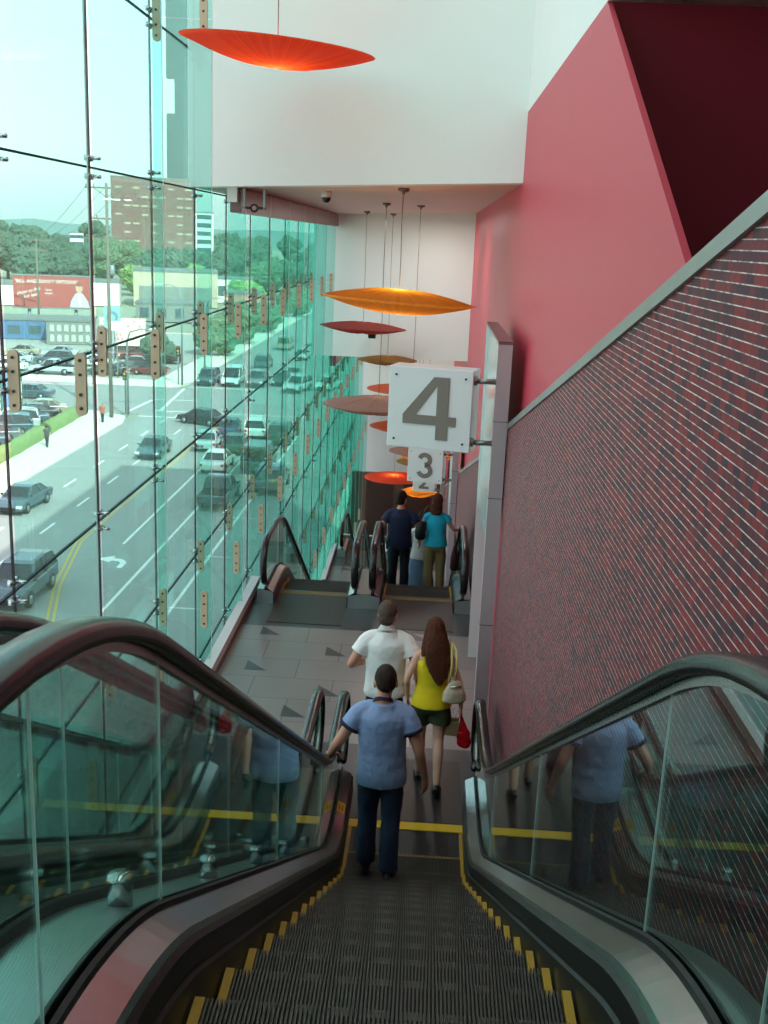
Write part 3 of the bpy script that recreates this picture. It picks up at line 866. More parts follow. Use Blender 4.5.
car('sedan', 'slate', -24.6, 62.6, 176, 'blue grey sedan alone in the kerb lane beside the pale sidewalk', T)
car('sedan', 'slate', -21.0, 80.0, 180, 'slate sedan in the middle of the sunlit street short of the crossing', T)
car('sedan', 'black', -20.4, 94.6, 66, 'black sedan turning left across the stop line', T)
car('sedan', 'blue', -17.0, 90.2, 8, 'dark blue car with red tail lamps right behind the turning black sedan', T)
car('suv', 'white', -14.6, 90.0, 4, 'white sport utility car waiting in line beside the dark blue car', T)
car('sedan', 'silver', -17.6, 84.0, 4, 'silver sedan in the turning queue behind the dark blue car', T)
car('sedan', 'green', -15.2, 83.2, 2, 'dark green car between the silver sedan and the green van', T)
car('van', 'green', -12.3, 77.0, 0, 'tall dark green van standing at the edge of the building shade', T)
car('suv', 'green', -12.2, 88.0, 2, 'blue green sport utility car ahead of the tall green van', T)
car('sedan', 'white', -15.3, 76.4, 0, 'white sedan glinting in the queue just outside the shade', T)
car('pickup', 'slate', -13.2, 66.6, 0, 'blue grey pickup truck queuing in the shade, last of the line', T)
car('suv', 'blue', -10.4, 71.0, 0, 'pale topped blue car in the shade between the pickup and the green van', T)
car('van', 'white', -22.4, 121, 180, 'white delivery van facing us at the far stop line', T)
car('suv', 'slate', -25.2, 120.5, 180, 'slate sport utility car at the far stop line by the corner kerb', T)
car('suv', 'mauve', -19.6, 121, 180, 'mauve grey car waiting to the right of the white delivery van', T)
car('suv', 'silver', -14.6, 118, 165, 'silver sport utility car pulling out on the far side of the crossing', T)
car('sedan', 'white', -11.4, 121.0, 165, 'white sedan just behind the silver car across the junction', T)
car('sedan', 'black', -17.1, 123, 180, 'black sedan between the mauve car and the silver car', T)
car('sedan', 'silver', -16.4, 128.6, 180, 'silver sedan in the second row beyond the crossing', T)
car('suv', 'slate', -21.6, 138, 0, 'slate car with lit red tail lamps farther up the avenue', T)
car('sedan', 'silver', -18.0, 150, 180, 'pale sedan alone far up the avenue', T)
car('van', 'tan', -22.0, 162, 0, 'tan van farthest up the avenue', T)
Pk = 'cars parked in the lot'
lot = [('sedan', 'white', -34.56, 74.40, 110, 'white sedan parked at the near end of the hedge row'),
       ('sedan', 'silver', -34.63, 77.02, 110, 'silver sedan second from the near end of the hedge row'),
       ('sedan', 'slate', -34.69, 79.64, 110, 'slate sedan third from the near end of the hedge row'),
       ('sedan', 'grey', -34.76, 82.26, 110, 'grey sedan fourth from the near end of the hedge row'),
       ('suv', 'slate', -34.82, 84.88, 110, 'slate sport utility car in the middle of the hedge row'),
       ('suv', 'silver', -35.19, 87.50, 110, 'silver sport utility car parked by the hedge, tallest of its row'),
       ('sedan', 'slate', -35.25, 90.12, 110, 'slate sedan just beyond the silver sport utility car by the hedge'),
       ('sedan', 'black', -35.32, 92.74, 110, 'black sedan next to last at the corner end of the hedge row'),
       ('sedan', 'tan', -35.38, 95.36, 110, 'tan sedan parked last at the corner end of the hedge row'),
       ('sedan', 'silver', -42.4, 82.00, 285, 'silver sedan in the row behind the hedge cars, nearest the notice board'),
       ('sedan', 'blue', -42.4, 84.90, 285, 'blue sedan in the row behind the hedge cars, second from the notice board'),
       ('suv', 'white', -42.4, 87.80, 285, 'white sport utility car in the row behind the hedge cars'),
       ('sedan', 'grey', -42.4, 90.70, 285, 'grey sedan in the row behind the hedge cars, next to the white one'),
       ('sedan', 'silver', -42.4, 93.60, 285, 'silver sedan in the row behind the hedge cars, nearest the side street'),
       ('pickup', 'silver', -44.0, 122.5, 90, 'silver pickup truck parked sideways in the lot across the side street'),
       ('sedan', 'white', -50.0, 124, 90, 'white sedan parked to the left of the silver pickup truck'),
       ('sedan', 'green', -38.0, 124, 90, 'dark green sedan parked to the right of the silver pickup truck'),
       ('sedan', 'silver', -52.0, 131, 100, 'silver sedan in the second lot row at the left end'),
       ('suv', 'slate', -47.0, 131, 100, 'slate car in the second lot row, second from the left'),
       ('sedan', 'white', -42.0, 131.5, 100, 'white car in the second lot row, third from the left'),
       ('sedan', 'grey', -37.0, 132, 100, 'grey car in the second lot row at the right end'),
       ('sedan', 'tan', -54.0, 139, 100, 'tan car in the back lot row at the left end'),
       ('sedan', 'silver', -49.0, 139.5, 100, 'silver car in the back lot row below the arched building'),
       ('sedan', 'blue', -44.0, 140, 100, 'blue car in the back lot row below the arched building'),
       ('sedan', 'red', -39.0, 140.5, 100, 'red car at the right end of the back lot row'),
       ('sedan', 'slate', -40.0, 104.5, 90, 'slate car driving along the side street past the hedge'),
       ('sedan', 'red', -33.5, 126, 90, 'dark red car parked by the far corner of the crossing'),
       ('suv', 'black', -34.2, 138.6, 30, 'black sport utility car by the far corner near the round red sign')]
for a in lot: car(*a, Pk)

# ---- hedges, poles, signs
M['hedge'] = mat('hedge_leaves', (128, 148, 88), .8, var=.4, scale=4, bump=.8, bscale=8)
def hedge(x0, y0, x1, y1, label):
    r = MB(); L = Vector((x1 - x0, y1 - y0, 0)); t = L.normalized(); n = Vector((-t.y, t.x, 0)); N = 24
    random.seed(int(y0))
    rings = []
    for i in range(N + 1):
        p = Vector((x0, y0, SZ)) + L * i / N; j = lambda: random.uniform(-.09, .09)
        rings.append([p + n * (-.45 + j()), p + n * (-.5 + j()) + Vector((0, 0, .7 + j())), p + n * (-.2 + j()) + Vector((0, 0, .95 + j())), p + n * (.25 + j()) + Vector((0, 0, .95 + j())), p + n * (.5 + j()) + Vector((0, 0, .65 + j())), p + n * (.45 + j())])
    vs = [v for q in rings for v in q]
    fs = [(i * 6 + c, i * 6 + c + 1, (i + 1) * 6 + c + 1, (i + 1) * 6 + c) for i in range(N) for c in range(5)]
    fs += [tuple(range(6)), tuple(N * 6 + c for c in range(6))[::-1]]
    r.mesh(vs, fs, 0, True)
    o = r.build('hedge', M['hedge']); tag(o, label, 'hedge', 'clipped hedges along the parking lot')
hedge(-31.6, 85.6, -32.1, 96.0, 'long clipped green hedge between the parked cars and the sidewalk, by the corner')
hedge(-30.95, 72.0, -31.45, 84.2, 'clipped green hedge along the sidewalk, nearer the building than the other')
hedge(-41.6, 98.0, -51, 98.0, 'low yellow green hedge along the side street kerb')
M['wood'] = mat('pole_wood', (120, 112, 100), .8, var=.15, scale=3)
M['grey_metal'] = mat('grey_metal', (140, 148, 150), .5, .5)
def utility_pole(x, y, h, label, arms, cluster=True):
    r = empty('utility_pole', (x, y, SZ), 0, label, 'pole', 'wooden utility poles')
    m = MB(); m.tube([(0, 0, 0), (0, 0, h)], [.19, .12], 10); m.build('pole', M['wood'], r)
    for z, L in arms:
        m = MB(); m.box(-L, L, -.07, .07, z - .07, z + .07)
        for u in (-.95, -.6, .6, .95): m.tube([(u * L, 0, z + .07), (u * L, 0, z + .3)], .05, 6)
        for s in (-1, 1): m.tube([(s * L * .6, 0, z), (0, 0, z - .8)], .03, 5)
        m.build('crossarm', M['wood'], r)
    if cluster:
        m = MB(); m.lathe((.35, 0, h * .62), [(.22, 0), (.25, .1), (.25, .8), (.15, .9)], 12); m.build('transformer', M['grey_metal'], r)
utility_pole(-28.9, 95.2, 20.6, 'tall wooden utility pole with several crossarms at the street corner', [(20.2, 1.9), (17.6, 1.5), (15.9, 1.9)])
utility_pole(-66, 178, 14.6, 'distant wooden utility pole beside the red billboard', [(14.2, 2.4), (12.6, 2)], False)
def street_lamp(x, y, h, ang, label):
    r = empty('street_lamp', (x, y, SZ), ang, label, 'street lamp', 'street lamps')
    m = MB(); m.tube([(0, 0, 0), (0, 0, h * .85), (.3, 0, h * .96), (1.2, 0, h), (2.2, 0, h)], [.12, .1, .07, .06, .05], 8); m.build('pole', M['grey_metal'], r)
    m = MB(); m.ball((2.5, 0, h), (.55, .2, .12), 0, 10, 6); m.build('lamp_head', M['lampw'], r)
street_lamp(-27.8, 118.5, 11.0, PI, 'curved street lamp rising behind the striped shop awning')
street_lamp(-27.8, 96.8, 8.0, 0, 'grey street lamp at the near corner kerb')
street_lamp(-27.9, 131, 9.0, 0, 'farther street lamp up the avenue beyond the crossing')
def traffic_light(x, y, ang, label):
    r = empty('traffic_light', (x, y, SZ), ang, label, 'traffic light', 'traffic lights at the crossing')
    m = MB(); m.tube([(0, 0, 0), (0, 0, 4.2)], .08, 8); m.build('pole', M['grey_metal'], r)
    m = MB(); m.box(-.2, .2, -.16, .16, 3.2, 4.3); m.build('signal_box', M['tyre'], r)
    for i, c in enumerate(('lampr', 'painty', 'hedge')):
        m = MB(); m.tube([(0, -.16, 4.1 - .34 * i), (0, -.22, 4.1 - .34 * i)], .12, 10); m.build('lens', M[c], r)
traffic_light(-28.2, 97.4, 0, 'traffic light on the near corner by the utility pole')
traffic_light(-28.2, 118.4, 0, 'traffic light on the far corner left of the white van')
traffic_light(-5.2, 117, 0, 'traffic light on the far right corner of the crossing')
r = empty('round_sign', (-31.5, 124, SZ), 0, 'round red sign on a post at the far corner', 'sign')
m = MB(); m.tube([(0, 0, 0), (0, 0, 5.2)], .06, 8); m.build('post', M['grey_metal'], r)
m = MB(); m.tube([(0, -.06, 5.6), (0, .02, 5.6)], .62, 20); m.build('disc', M['lampr'], r)
r = empty('board_sign', (-36.0, 121.4, SZ), 0, 'small white rectangular sign on a post left of the round red sign', 'sign')
m = MB(); m.tube([(0, 0, 0), (0, 0, 5.6)], .06, 8); m.build('post', M['grey_metal'], r)
m = MB(); m.box(-.8, .8, -.05, .05, 5.4, 6.5); m.build('board', M['paintw'], r)

def text(s, size, loc, m, parent, rot=(PI / 2, 0, 0), shear=0, name='lettering', ext=.01, align='CENTER'):
    c = bpy.data.curves.new(name, 'FONT'); c.body = s; c.size = size; c.extrude = ext; c.align_x = align; c.align_y = 'CENTER'; c.shear = shear
    t = bpy.data.objects.new('t', c); COL.objects.link(t)
    me = bpy.data.meshes.new_from_object(t.evaluated_get(bpy.context.evaluated_depsgraph_get())); bpy.data.objects.remove(t)
    me.materials.clear(); me.materials.append(m); me.name = name
    o = bpy.data.objects.new(name, me); link(o, parent); o.location = loc; o.rotation_euler = rot
    return o
# kiosk signs at the lot
M['kioskblue'] = mat('kiosk_blue', (96, 140, 176), .4); M['kioskgreen'] = mat('kiosk_green', (60, 110, 96), .5)
r = empty('kiosk_sign', (-39.6, 98.6, SZ - 1.6), math.radians(22), 'blue and green upright sign box with vertical white lettering above the parked cars', 'sign')
m = MB(); m.box(-1.0, .3, 0, .5, 1.2, 4.9); m.build('blue_panel', M['kioskblue'], r)
m = MB(); m.box(.3, 1.1, 0, .5, 1.2, 4.9); m.build('green_panel', M['kioskgreen'], r)
m = MB(); m.tube([(0, .25, 1.4), (0, .25, 1.9)], .12, 8); m.build('post', M['grey_metal'], r)
text('JUTTON', .82, (.7, -.03, 3.05), M['paintw'], r, (PI / 2, PI / 2, 0))
r = empty('menu_board', (-38.6, 91.8, SZ - 1.6), math.radians(20), 'white slatted notice board at the left edge of the lot', 'sign')
m = MB(); m.box(-.9, .9, 0, .25, 1.6, 6.2); m.build('frame', M['kioskgreen'], r)
for i in range(6):
    m = MB(); m.box(-.75, .7, -.03, .02, 1.75 + .73 * i, 2.32 + .73 * i); m.build('panel', M['paintw'], r)
m = MB(); m.tube([(0, .12, 0), (0, .12, 1.7)], .1, 8); m.build('post', M['grey_metal'], r)

# billboard
r = empty('billboard', (-67.9, 190, SZ - 1.75), math.radians(17), 'wide red billboard with white lettering and a figure in a white jacket', 'billboard')
M['billred'] = mat('billboard_red', (176, 82, 76), .5, var=.12, scale=.3)
m = MB(); m.box(-6.6, 6.6, 0, .4, 4.2, 9.7); m.build('panel', M['billred'], r)
m = MB()
m.box(-6.8, 6.8, -.05, .5, 9.7, 9.9); m.box(-6.8, 6.8, -.6, .5, 3.95, 4.15)
m.build('frame', M['grey_metal'], r)
for x in (-4, 4):
    m = MB(); m.tube([(x, .4, 0), (x, .4, 4.2)], .3, 8); m.build('post', M['grey_metal'], r)
text('"BILL AND DON\'T OPTIONS"', .84, (-.9, -.03, 8.7), M['paintw'], r)
text('How to live\n for less', .85, (-3.9, -.03, 6.6), M['paintw'], r, (PI / 2, -.25, 0), .3)
text('Save\nmore', .6, (-.6, -.03, 7.0), M['paintw'], r)
m = MB()
m.prism_y([(3.0, 4.3), (3.2, 5.4), (3.9, 6.6), (4.3, 6.9), (5.0, 6.9), (5.4, 6.5), (6.1, 5.4), (6.4, 4.3)], -.04, 0, 0)
m.prism_y([(4.5, 4.3), (4.45, 6.6), (4.85, 6.6), (4.9, 4.3)], -.06, -.03, 1)
m.prism_y(arc(4.65, 7.75, .62, .85, 0, 360, 18)[:-1], -.06, 0, 2)
m.prism_y(arc(4.65, 8.35, .58, .35, 0, 360, 14)[:-1], -.08, 0, 3)
m.build('printed_figure', [mat('print_jacket', (196, 192, 206), .5), mat('print_shirt', (236, 196, 214), .5), mat('print_skin', (206, 160, 140), .5), mat('print_hair', (150, 90, 70), .5)], r)

# ---- buildings
M['tower'] = mat('brown_tower', (128, 96, 88), .6); M['towerwin'] = mat('tower_windows', (186, 180, 152), .3)
M['cream'] = mat('cream_wall', (200, 184, 160), .7, var=.05, scale=.1); M['whiteb'] = mat('white_building', (240, 238, 228), .7)
M['greyb'] = mat('grey_building', (132, 134, 130), .7); M['arch'] = mat('arch_pale', (186, 188, 176), .7)
M['blueb'] = mat('blue_shop', (78, 112, 150), .5); M['darkroof'] = mat('grey_roof', (118, 124, 120), .8, var=.1, scale=.2)
M['awning'] = brick_mat('awning_print', (236, 222, 200), (196, 110, 100), (238, 228, 210), .5, .55, .10, axes='XZ', rough=.6)
M['winglass'] = mat('building_window', (70, 92, 98), .15)
def building(x, y, w, d, h, rz, wallm, label, wins=None, roofm=None, extra=None, group=None):
    r = empty('building', (x, y, SZ), rz, label, 'building', group)
    m = MB(); m.box(-w / 2, w / 2, 0, d, 0, h); m.build('wall', wallm, r)
    m = MB(); m.box(-w / 2 - .15, w / 2 + .15, -.15, d + .15, h, h + .35); m.build('roof', roofm or M['darkroof'], r)
    if wins:
        nx, nz, ww, wh, mm = wins; q = None
        for i in range(nx):
            for j in range(nz):
                if q is None:
                    m = MB(); m.box(-ww / 2, ww / 2, -.06, .1, -wh / 2, wh / 2); o = m.build('window', mm, r); q = o.data
                else:
                    o = bpy.data.objects.new('window', q); link(o, r)
                o.location = (-w / 2 + w * (i + .5) / nx, 0, h * (j + .5) / nz)
    if extra: extra(r)
    return r
def sparse(r):
    random.seed(12); q = None
    for j in range(8):
        for i in range(9):
            if random.random() < .42: continue
            if q is None:
                m = MB(); m.box(-1.1, 1.1, -.12, .1, -.3, .3); o = m.build('window', M['towerwin'], r); q = o.data
            else:
                o = bpy.data.objects.new('window', q); link(o, r)
            o.location = (-12.4 + 3.1 * i, 0, 9 + 3.1 * j)
def ribs(nz, w, h, m_, t=.5):
    def f(r):
        for j in range(nz):
            z = h * (j + .5) / nz
            m = MB(); m.box(-w / 2 + 1, w / 2 - 1, -.12, .1, z - t, z + t); m.build('window_band', m_, r)
    return f
building(-102.7, 395, 30, 25, 34.2, math.radians(14), M['tower'], 'dark brown office tower with sparse pale windows', extra=sparse)
building(-100.3, 470, 8, 12, 24.1, math.radians(14), M['whiteb'], 'slim white striped tower right of the brown tower', extra=ribs(7, 8, 24.1, M['winglass'], .9))
building(-57.6, 240, 18.5, 18, 7.6, math.radians(13), M['cream'], 'long cream low building with a dark lower front below the brown tower', extra=lambda r: [(lambda m: (m.box(-8, 8, -.2, .1, .3, 4.4), m.build('shop_front', M['greyb'], r)))(MB())])
building(-73.6, 232, 10.5, 12, 5.0, math.radians(14), M['whiteb'], 'flat white building between the red billboard and the cream building')
building(-92, 222, 30, 12, 4.2, math.radians(16), M['whiteb'], 'low white roofed building behind the red billboard')
def arches(r):
    for j in range(2):
        for i in range(6):
            m = MB(); x = -2.5 + 1.0 * i; z = .9 + 1.45 * j
            m.prism_y([(x - .3, z - .5), (x + .3, z - .5)] + [(x + .3 * math.cos(a), z + .2 + .3 * math.sin(a)) for a in yrange(0, PI, 8)], -.15, .05)
            m.build('arched_window', M['arch'], r)
building(-52.6, 154, 6.6, 7, 3.3, math.radians(14), M['greyb'], 'dark grey two storey building with rows of pale arches', extra=arches)
building(-62.5, 158, 9, 7, 2.8, math.radians(16), M['blueb'], 'blue shop front at the left behind the parking lot', wins=(3, 1, 1.8, 1.2, M['winglass']))
def awn(r):
    m = MB(); m.prism_x([(-1.2, 1.6), (-1.0, 2.6), (-.1, 5.2), (0, 1.6)], -3.0, 3.0); m.build('awning', M['awning'], r)
building(-41.3, 142, 6.2, 6, 3.6, math.radians(10), M['cream'], 'corner shop under a sloping pale printed awning', extra=awn)
r = empty('round_logo_sign', (-41.5, 138.0, SZ - 3.6), math.radians(12), 'pale square sign with a grey ring above the awning shop', 'sign')
m = MB(); m.box(-1.05, 1.05, 0, .4, 7.8, 10.6); m.build('board', mat('sign_pale_green', (150, 186, 182), .5), r)
m = MB(); m.sweep([(math.cos(a) * .6, -.03, 9.2 + math.sin(a) * .6) for a in yrange(0, 2 * PI, 24)[:-1]], [(-.04, -.12), (.04, -.12), (.04, .12), (-.04, .12)], 0, closed=True, side=Vector((0, 1, 0))); m.build('ring', M['kioskblue'], r)
m = MB(); m.tube([(0, .2, 0), (0, .2, 8)], .2, 8); m.build('post', M['grey_metal'], r)
building(-50, 262, 12, 12, 5.6, math.radians(10), M['whiteb'], 'white low building right of the cream building', wins=(4, 1, 1.8, 2.4, M['winglass']))
building(-36.4, 205, 7, 10, 5.4, math.radians(8), mat('salmon_wall', (206, 140, 124), .7), 'salmon coloured low building beside the avenue', wins=(3, 1, 1.4, 1.8, M['winglass']))
building(-49, 200, 13, 12, 3.2, math.radians(9), M['greyb'], 'grey flat roofed shop left of the salmon building', wins=(4, 1, 1.6, 1.8, M['winglass']))
building(-173, 520, 6, 6, 13, math.radians(14), M['whiteb'], 'small white block standing among the distant trees', wins=(4, 4, 2, 1.6, M['winglass']))

# ---- trees
def leaf(n, c): return mat(n, c, .85, var=.45, scale=.9, bump=1.0, bscale=2.5)
LEAF = [leaf('leaf_dark', (74, 98, 80)), leaf('leaf_mid', (92, 120, 88)), leaf('leaf_bright', (126, 158, 92))]
M['bark'] = mat('bark', (92, 78, 64), .9, var=.2)
TREES = []
def tree_proto(seed, w, h):
    random.seed(seed); r = empty('tree')
    bm = bmesh.new()
    for i in range(11):
        a = random.uniform(0, 2 * PI); rr = w * .5 * random.uniform(.1, .62); z = h * random.uniform(.38, .82); s = w * random.uniform(.2, .3)
        mt = Matrix.Translation((rr * math.cos(a), rr * math.sin(a), z)) @ Matrix.Diagonal((s, s, s * .85, 1))
        bmesh.ops.create_icosphere(bm, subdivisions=4, radius=1.0, matrix=mt)
    for v in bm.verts:
        p = v.co * (3.4 / w); d = noise.noise(p * 2.2) * .09 + noise.noise(p * 6.0) * .07 + noise.noise(p * 15.0) * .045
        c = Vector((0, 0, h * .6)); v.co += (v.co - c).normalized() * d * w
    me = bpy.data.meshes.new('crown'); bm.to_mesh(me); bm.free(); me.materials.append(LEAF[0])
    o = bpy.data.objects.new('crown', me); link(o, r)
    m = MB(); m.tube([(0, 0, 0), (.1, 0, h * .3), (0, .1, h * .6)], [w * .05, w * .04, w * .025], 8); m.build('trunk', M['bark'], r)
    return r
TP = [tree_proto(3, 9, 9), tree_proto(5, 8, 11), tree_proto(9, 11, 8.5)]
TU = [False] * 3
def tree(x, y, s, t, lf, rot, label, group='trees'):
    if not TU[t]: o = TP[t]; TU[t] = True
    else: o = copy_tree(TP[t])
    o.location = (x, y, SZ - .1); o.scale = (s, s, s); o.rotation_euler = (0, 0, rot)
    for ch in o.children:
        if ch.name.startswith('crown'):
            ch.material_slots[0].link = 'OBJECT'; ch.material_slots[0].material = LEAF[lf]
    tag(o, label, 'tree', group)
random.seed(21)
# the wooded belt behind the low buildings
for i in range(36):
    row, c = divmod(i, 12); Y = 304 + 27 * row + random.uniform(-5, 5); sc = random.uniform(1.05, 1.35)
    X = (-.455 + .0375 * (c + .5 * (row % 2))) * Y
    tree(X, Y, sc, i % 3, 0 if i % 4 else 1, random.uniform(0, 6), 'leafy tree in the dense green belt behind the low buildings', 'trees of the green belt behind the low buildings')
for i in range(16):
    u = i / 15; Y = random.uniform(470, 620); X = (-.44 + .46 * u) * Y
    tree(X, Y, random.uniform(1.3, 1.9), i % 3, 0, random.uniform(0, 6), 'tree on the hazy skyline beyond the green belt', 'distant skyline trees')
for (x, y, s, lab) in [(-77, 276, .9, 'bright green tree just behind the flat white building'), (-63, 284, .9, 'bright green tree left of the cream building'), (-41, 234, .8, 'bright green tree behind the salmon building'), (-29.6, 150, .62, 'street tree beside the far sidewalk nearest the crossing'), (-29.8, 168, .75, 'street tree farther along the avenue sidewalk'), (-29.4, 188, .6, 'street tree by the salmon building'), (-29.2, 228, .75, 'last street tree along the avenue'), (-33.6, 129.5, .5, 'small dark tree by the far corner of the crossing'), (-80, 183, 1.0, 'dark tree left of the red billboard')]:
    tree(x, y, s, int(abs(x)) % 3, 2 if 'bright' in lab else 1 if 'street' in lab else 0, x, lab, 'single trees near the shops')
random.seed(4)
for i in range(14):
    Y = 190 + i * 13; tree(-4 + random.uniform(-2, 5) - 0.02 * Y, Y, random.uniform(.8, 1.1), i % 3, i % 2, i, 'tree lining the right side of the avenue', 'trees lining the right side of the avenue')
# hills, with the distance haze put into their muted blue-green colour
M['hill'] = mat('haze_tinted_hill', (112, 138, 132), .9, var=.1, scale=.004)
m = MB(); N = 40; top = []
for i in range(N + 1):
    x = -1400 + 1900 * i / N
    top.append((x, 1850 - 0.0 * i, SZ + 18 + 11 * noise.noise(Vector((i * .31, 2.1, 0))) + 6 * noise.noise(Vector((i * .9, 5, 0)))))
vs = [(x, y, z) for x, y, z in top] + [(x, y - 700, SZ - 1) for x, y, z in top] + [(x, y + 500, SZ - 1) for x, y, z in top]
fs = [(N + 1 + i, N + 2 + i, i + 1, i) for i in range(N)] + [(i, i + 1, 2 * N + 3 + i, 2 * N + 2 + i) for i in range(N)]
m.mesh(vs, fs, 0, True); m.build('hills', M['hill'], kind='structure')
# power lines strung along the corner poles
m = MB()
for dx_ in (-1.7, 0, 1.7):
    P = [(-28.9 + dx_, 95.2, SZ + 20.4)]
    Q = (-66 + dx_, 178, SZ + 14.4)
    m.tube([tuple(P[0][c] + (Q[c] - P[0][c]) * u - (0 if c < 2 else 1.2 * math.sin(PI * u)) for c in range(3)) for u in yrange(0, 1, 8)], .02, 4)
o = m.build('power_line', M['tyre']); tag(o, 'thin power lines running back from the corner utility pole', 'cable')

# ================================================================== PEOPLE
V = Vector
HS = 1.1
def chain(mb, pts, rad, n=12, sub=3):
    """smooth tapering limb through pts (Catmull-Rom)"""
    P = [V(p) for p in pts]; R = [r if isinstance(r, tuple) else (r, r) for r in rad]
    op = []; orr = []
    for i in range(len(P) - 1):
        p0, p1, p2, p3 = P[max(i - 1, 0)], P[i], P[i + 1], P[min(i + 2, len(P) - 1)]
        for k in range(sub):
            t = k / sub
            op.append(.5 * ((2 * p1) + (p2 - p0) * t + (2 * p0 - 5 * p1 + 4 * p2 - p3) * t * t + (3 * p1 - p0 - 3 * p2 + p3) * t ** 3))
            orr.append(tuple(R[i][c] + (R[i + 1][c] - R[i][c]) * t for c in range(2)))
    op.append(P[-1]); orr.append(R[-1])
    mb.tube(op, orr, n)
def rings(mb, L, n=20):
    """stack of horizontal ellipses (cx,cy,z,rx,ry)"""
    vs = []
    for cx, cy, z, rx, ry in L:
        for j in range(n):
            a = 2 * PI * j / n; vs.append((cx + rx * math.cos(a), cy + ry * math.sin(a), z))
    fs = [(i * n + j, i * n + (j + 1) % n, (i + 1) * n + (j + 1) % n, (i + 1) * n + j) for i in range(len(L) - 1) for j in range(n)]
    fs += [tuple(range(n))[::-1], tuple((len(L) - 1) * n + j for j in range(n))]
    mb.mesh(vs, fs)
def hand(mb, w, d, pn, th, curl=.5, s=1.0):
    """wrist w, direction d, palm normal pn, thumb side th"""
    w, d, pn, th = V(w), V(d).normalized(), V(pn).normalized(), V(th).normalized()
    mb.tube([w - d * .02 * s, w + d * .02 * s, w + d * .055 * s, w + d * .092 * s], [(.026 * s, .020 * s), (.036 * s, .018 * s), (.042 * s, .016 * s), (.038 * s, .013 * s)], 12, ref=th)
    for i, (o, L) in enumerate(((.030, .072), (.010, .080), (-.010, .075), (-.029, .060))):
        p = [w + d * .086 * s + th * o * s]; dd = d.copy(); nn = pn.copy()
        for q, seg in enumerate((.45, .32, .23)):
            ang = curl * (.55 if q == 0 else .8)
            d2 = (dd * math.cos(ang) + nn * math.sin(ang)).normalized()
            nn = (nn * math.cos(ang) - dd * math.sin(ang)).normalized(); dd = d2
            p.append(p[-1] + dd * L * seg * s)
        mb.tube(p, [.0098 * s, .0092 * s, .0085 * s, .0070 * s], 8)
        mb.ball(p[-1], .0072 * s, 0, 8, 6)
    t0 = w + d * .03 * s + th * .03 * s
    t1 = t0 + (d * .5 + th * .75 + pn * .3).normalized() * .038 * s
    t2 = t1 + (d * .85 + th * .3 + pn * .5).normalized() * .03 * s
    t3 = t2 + (d * .9 + pn * .6).normalized() * .024 * s
    mb.tube([t0, t1, t2, t3], [.0135 * s, .0115 * s, .0102 * s, .0080 * s], 8); mb.ball(t3, .008 * s, 0, 8, 6)
def do_hand(mb, w, d, pn, th, curl=.5, s=1.0):
    d = V(d).normalized(); pn = V(pn); pn = (pn - d * pn.dot(d)).normalized(); th = V(th); th = (th - d * th.dot(d) - pn * th.dot(pn)).normalized()
    hand(mb, w, d, pn, th, curl, s)

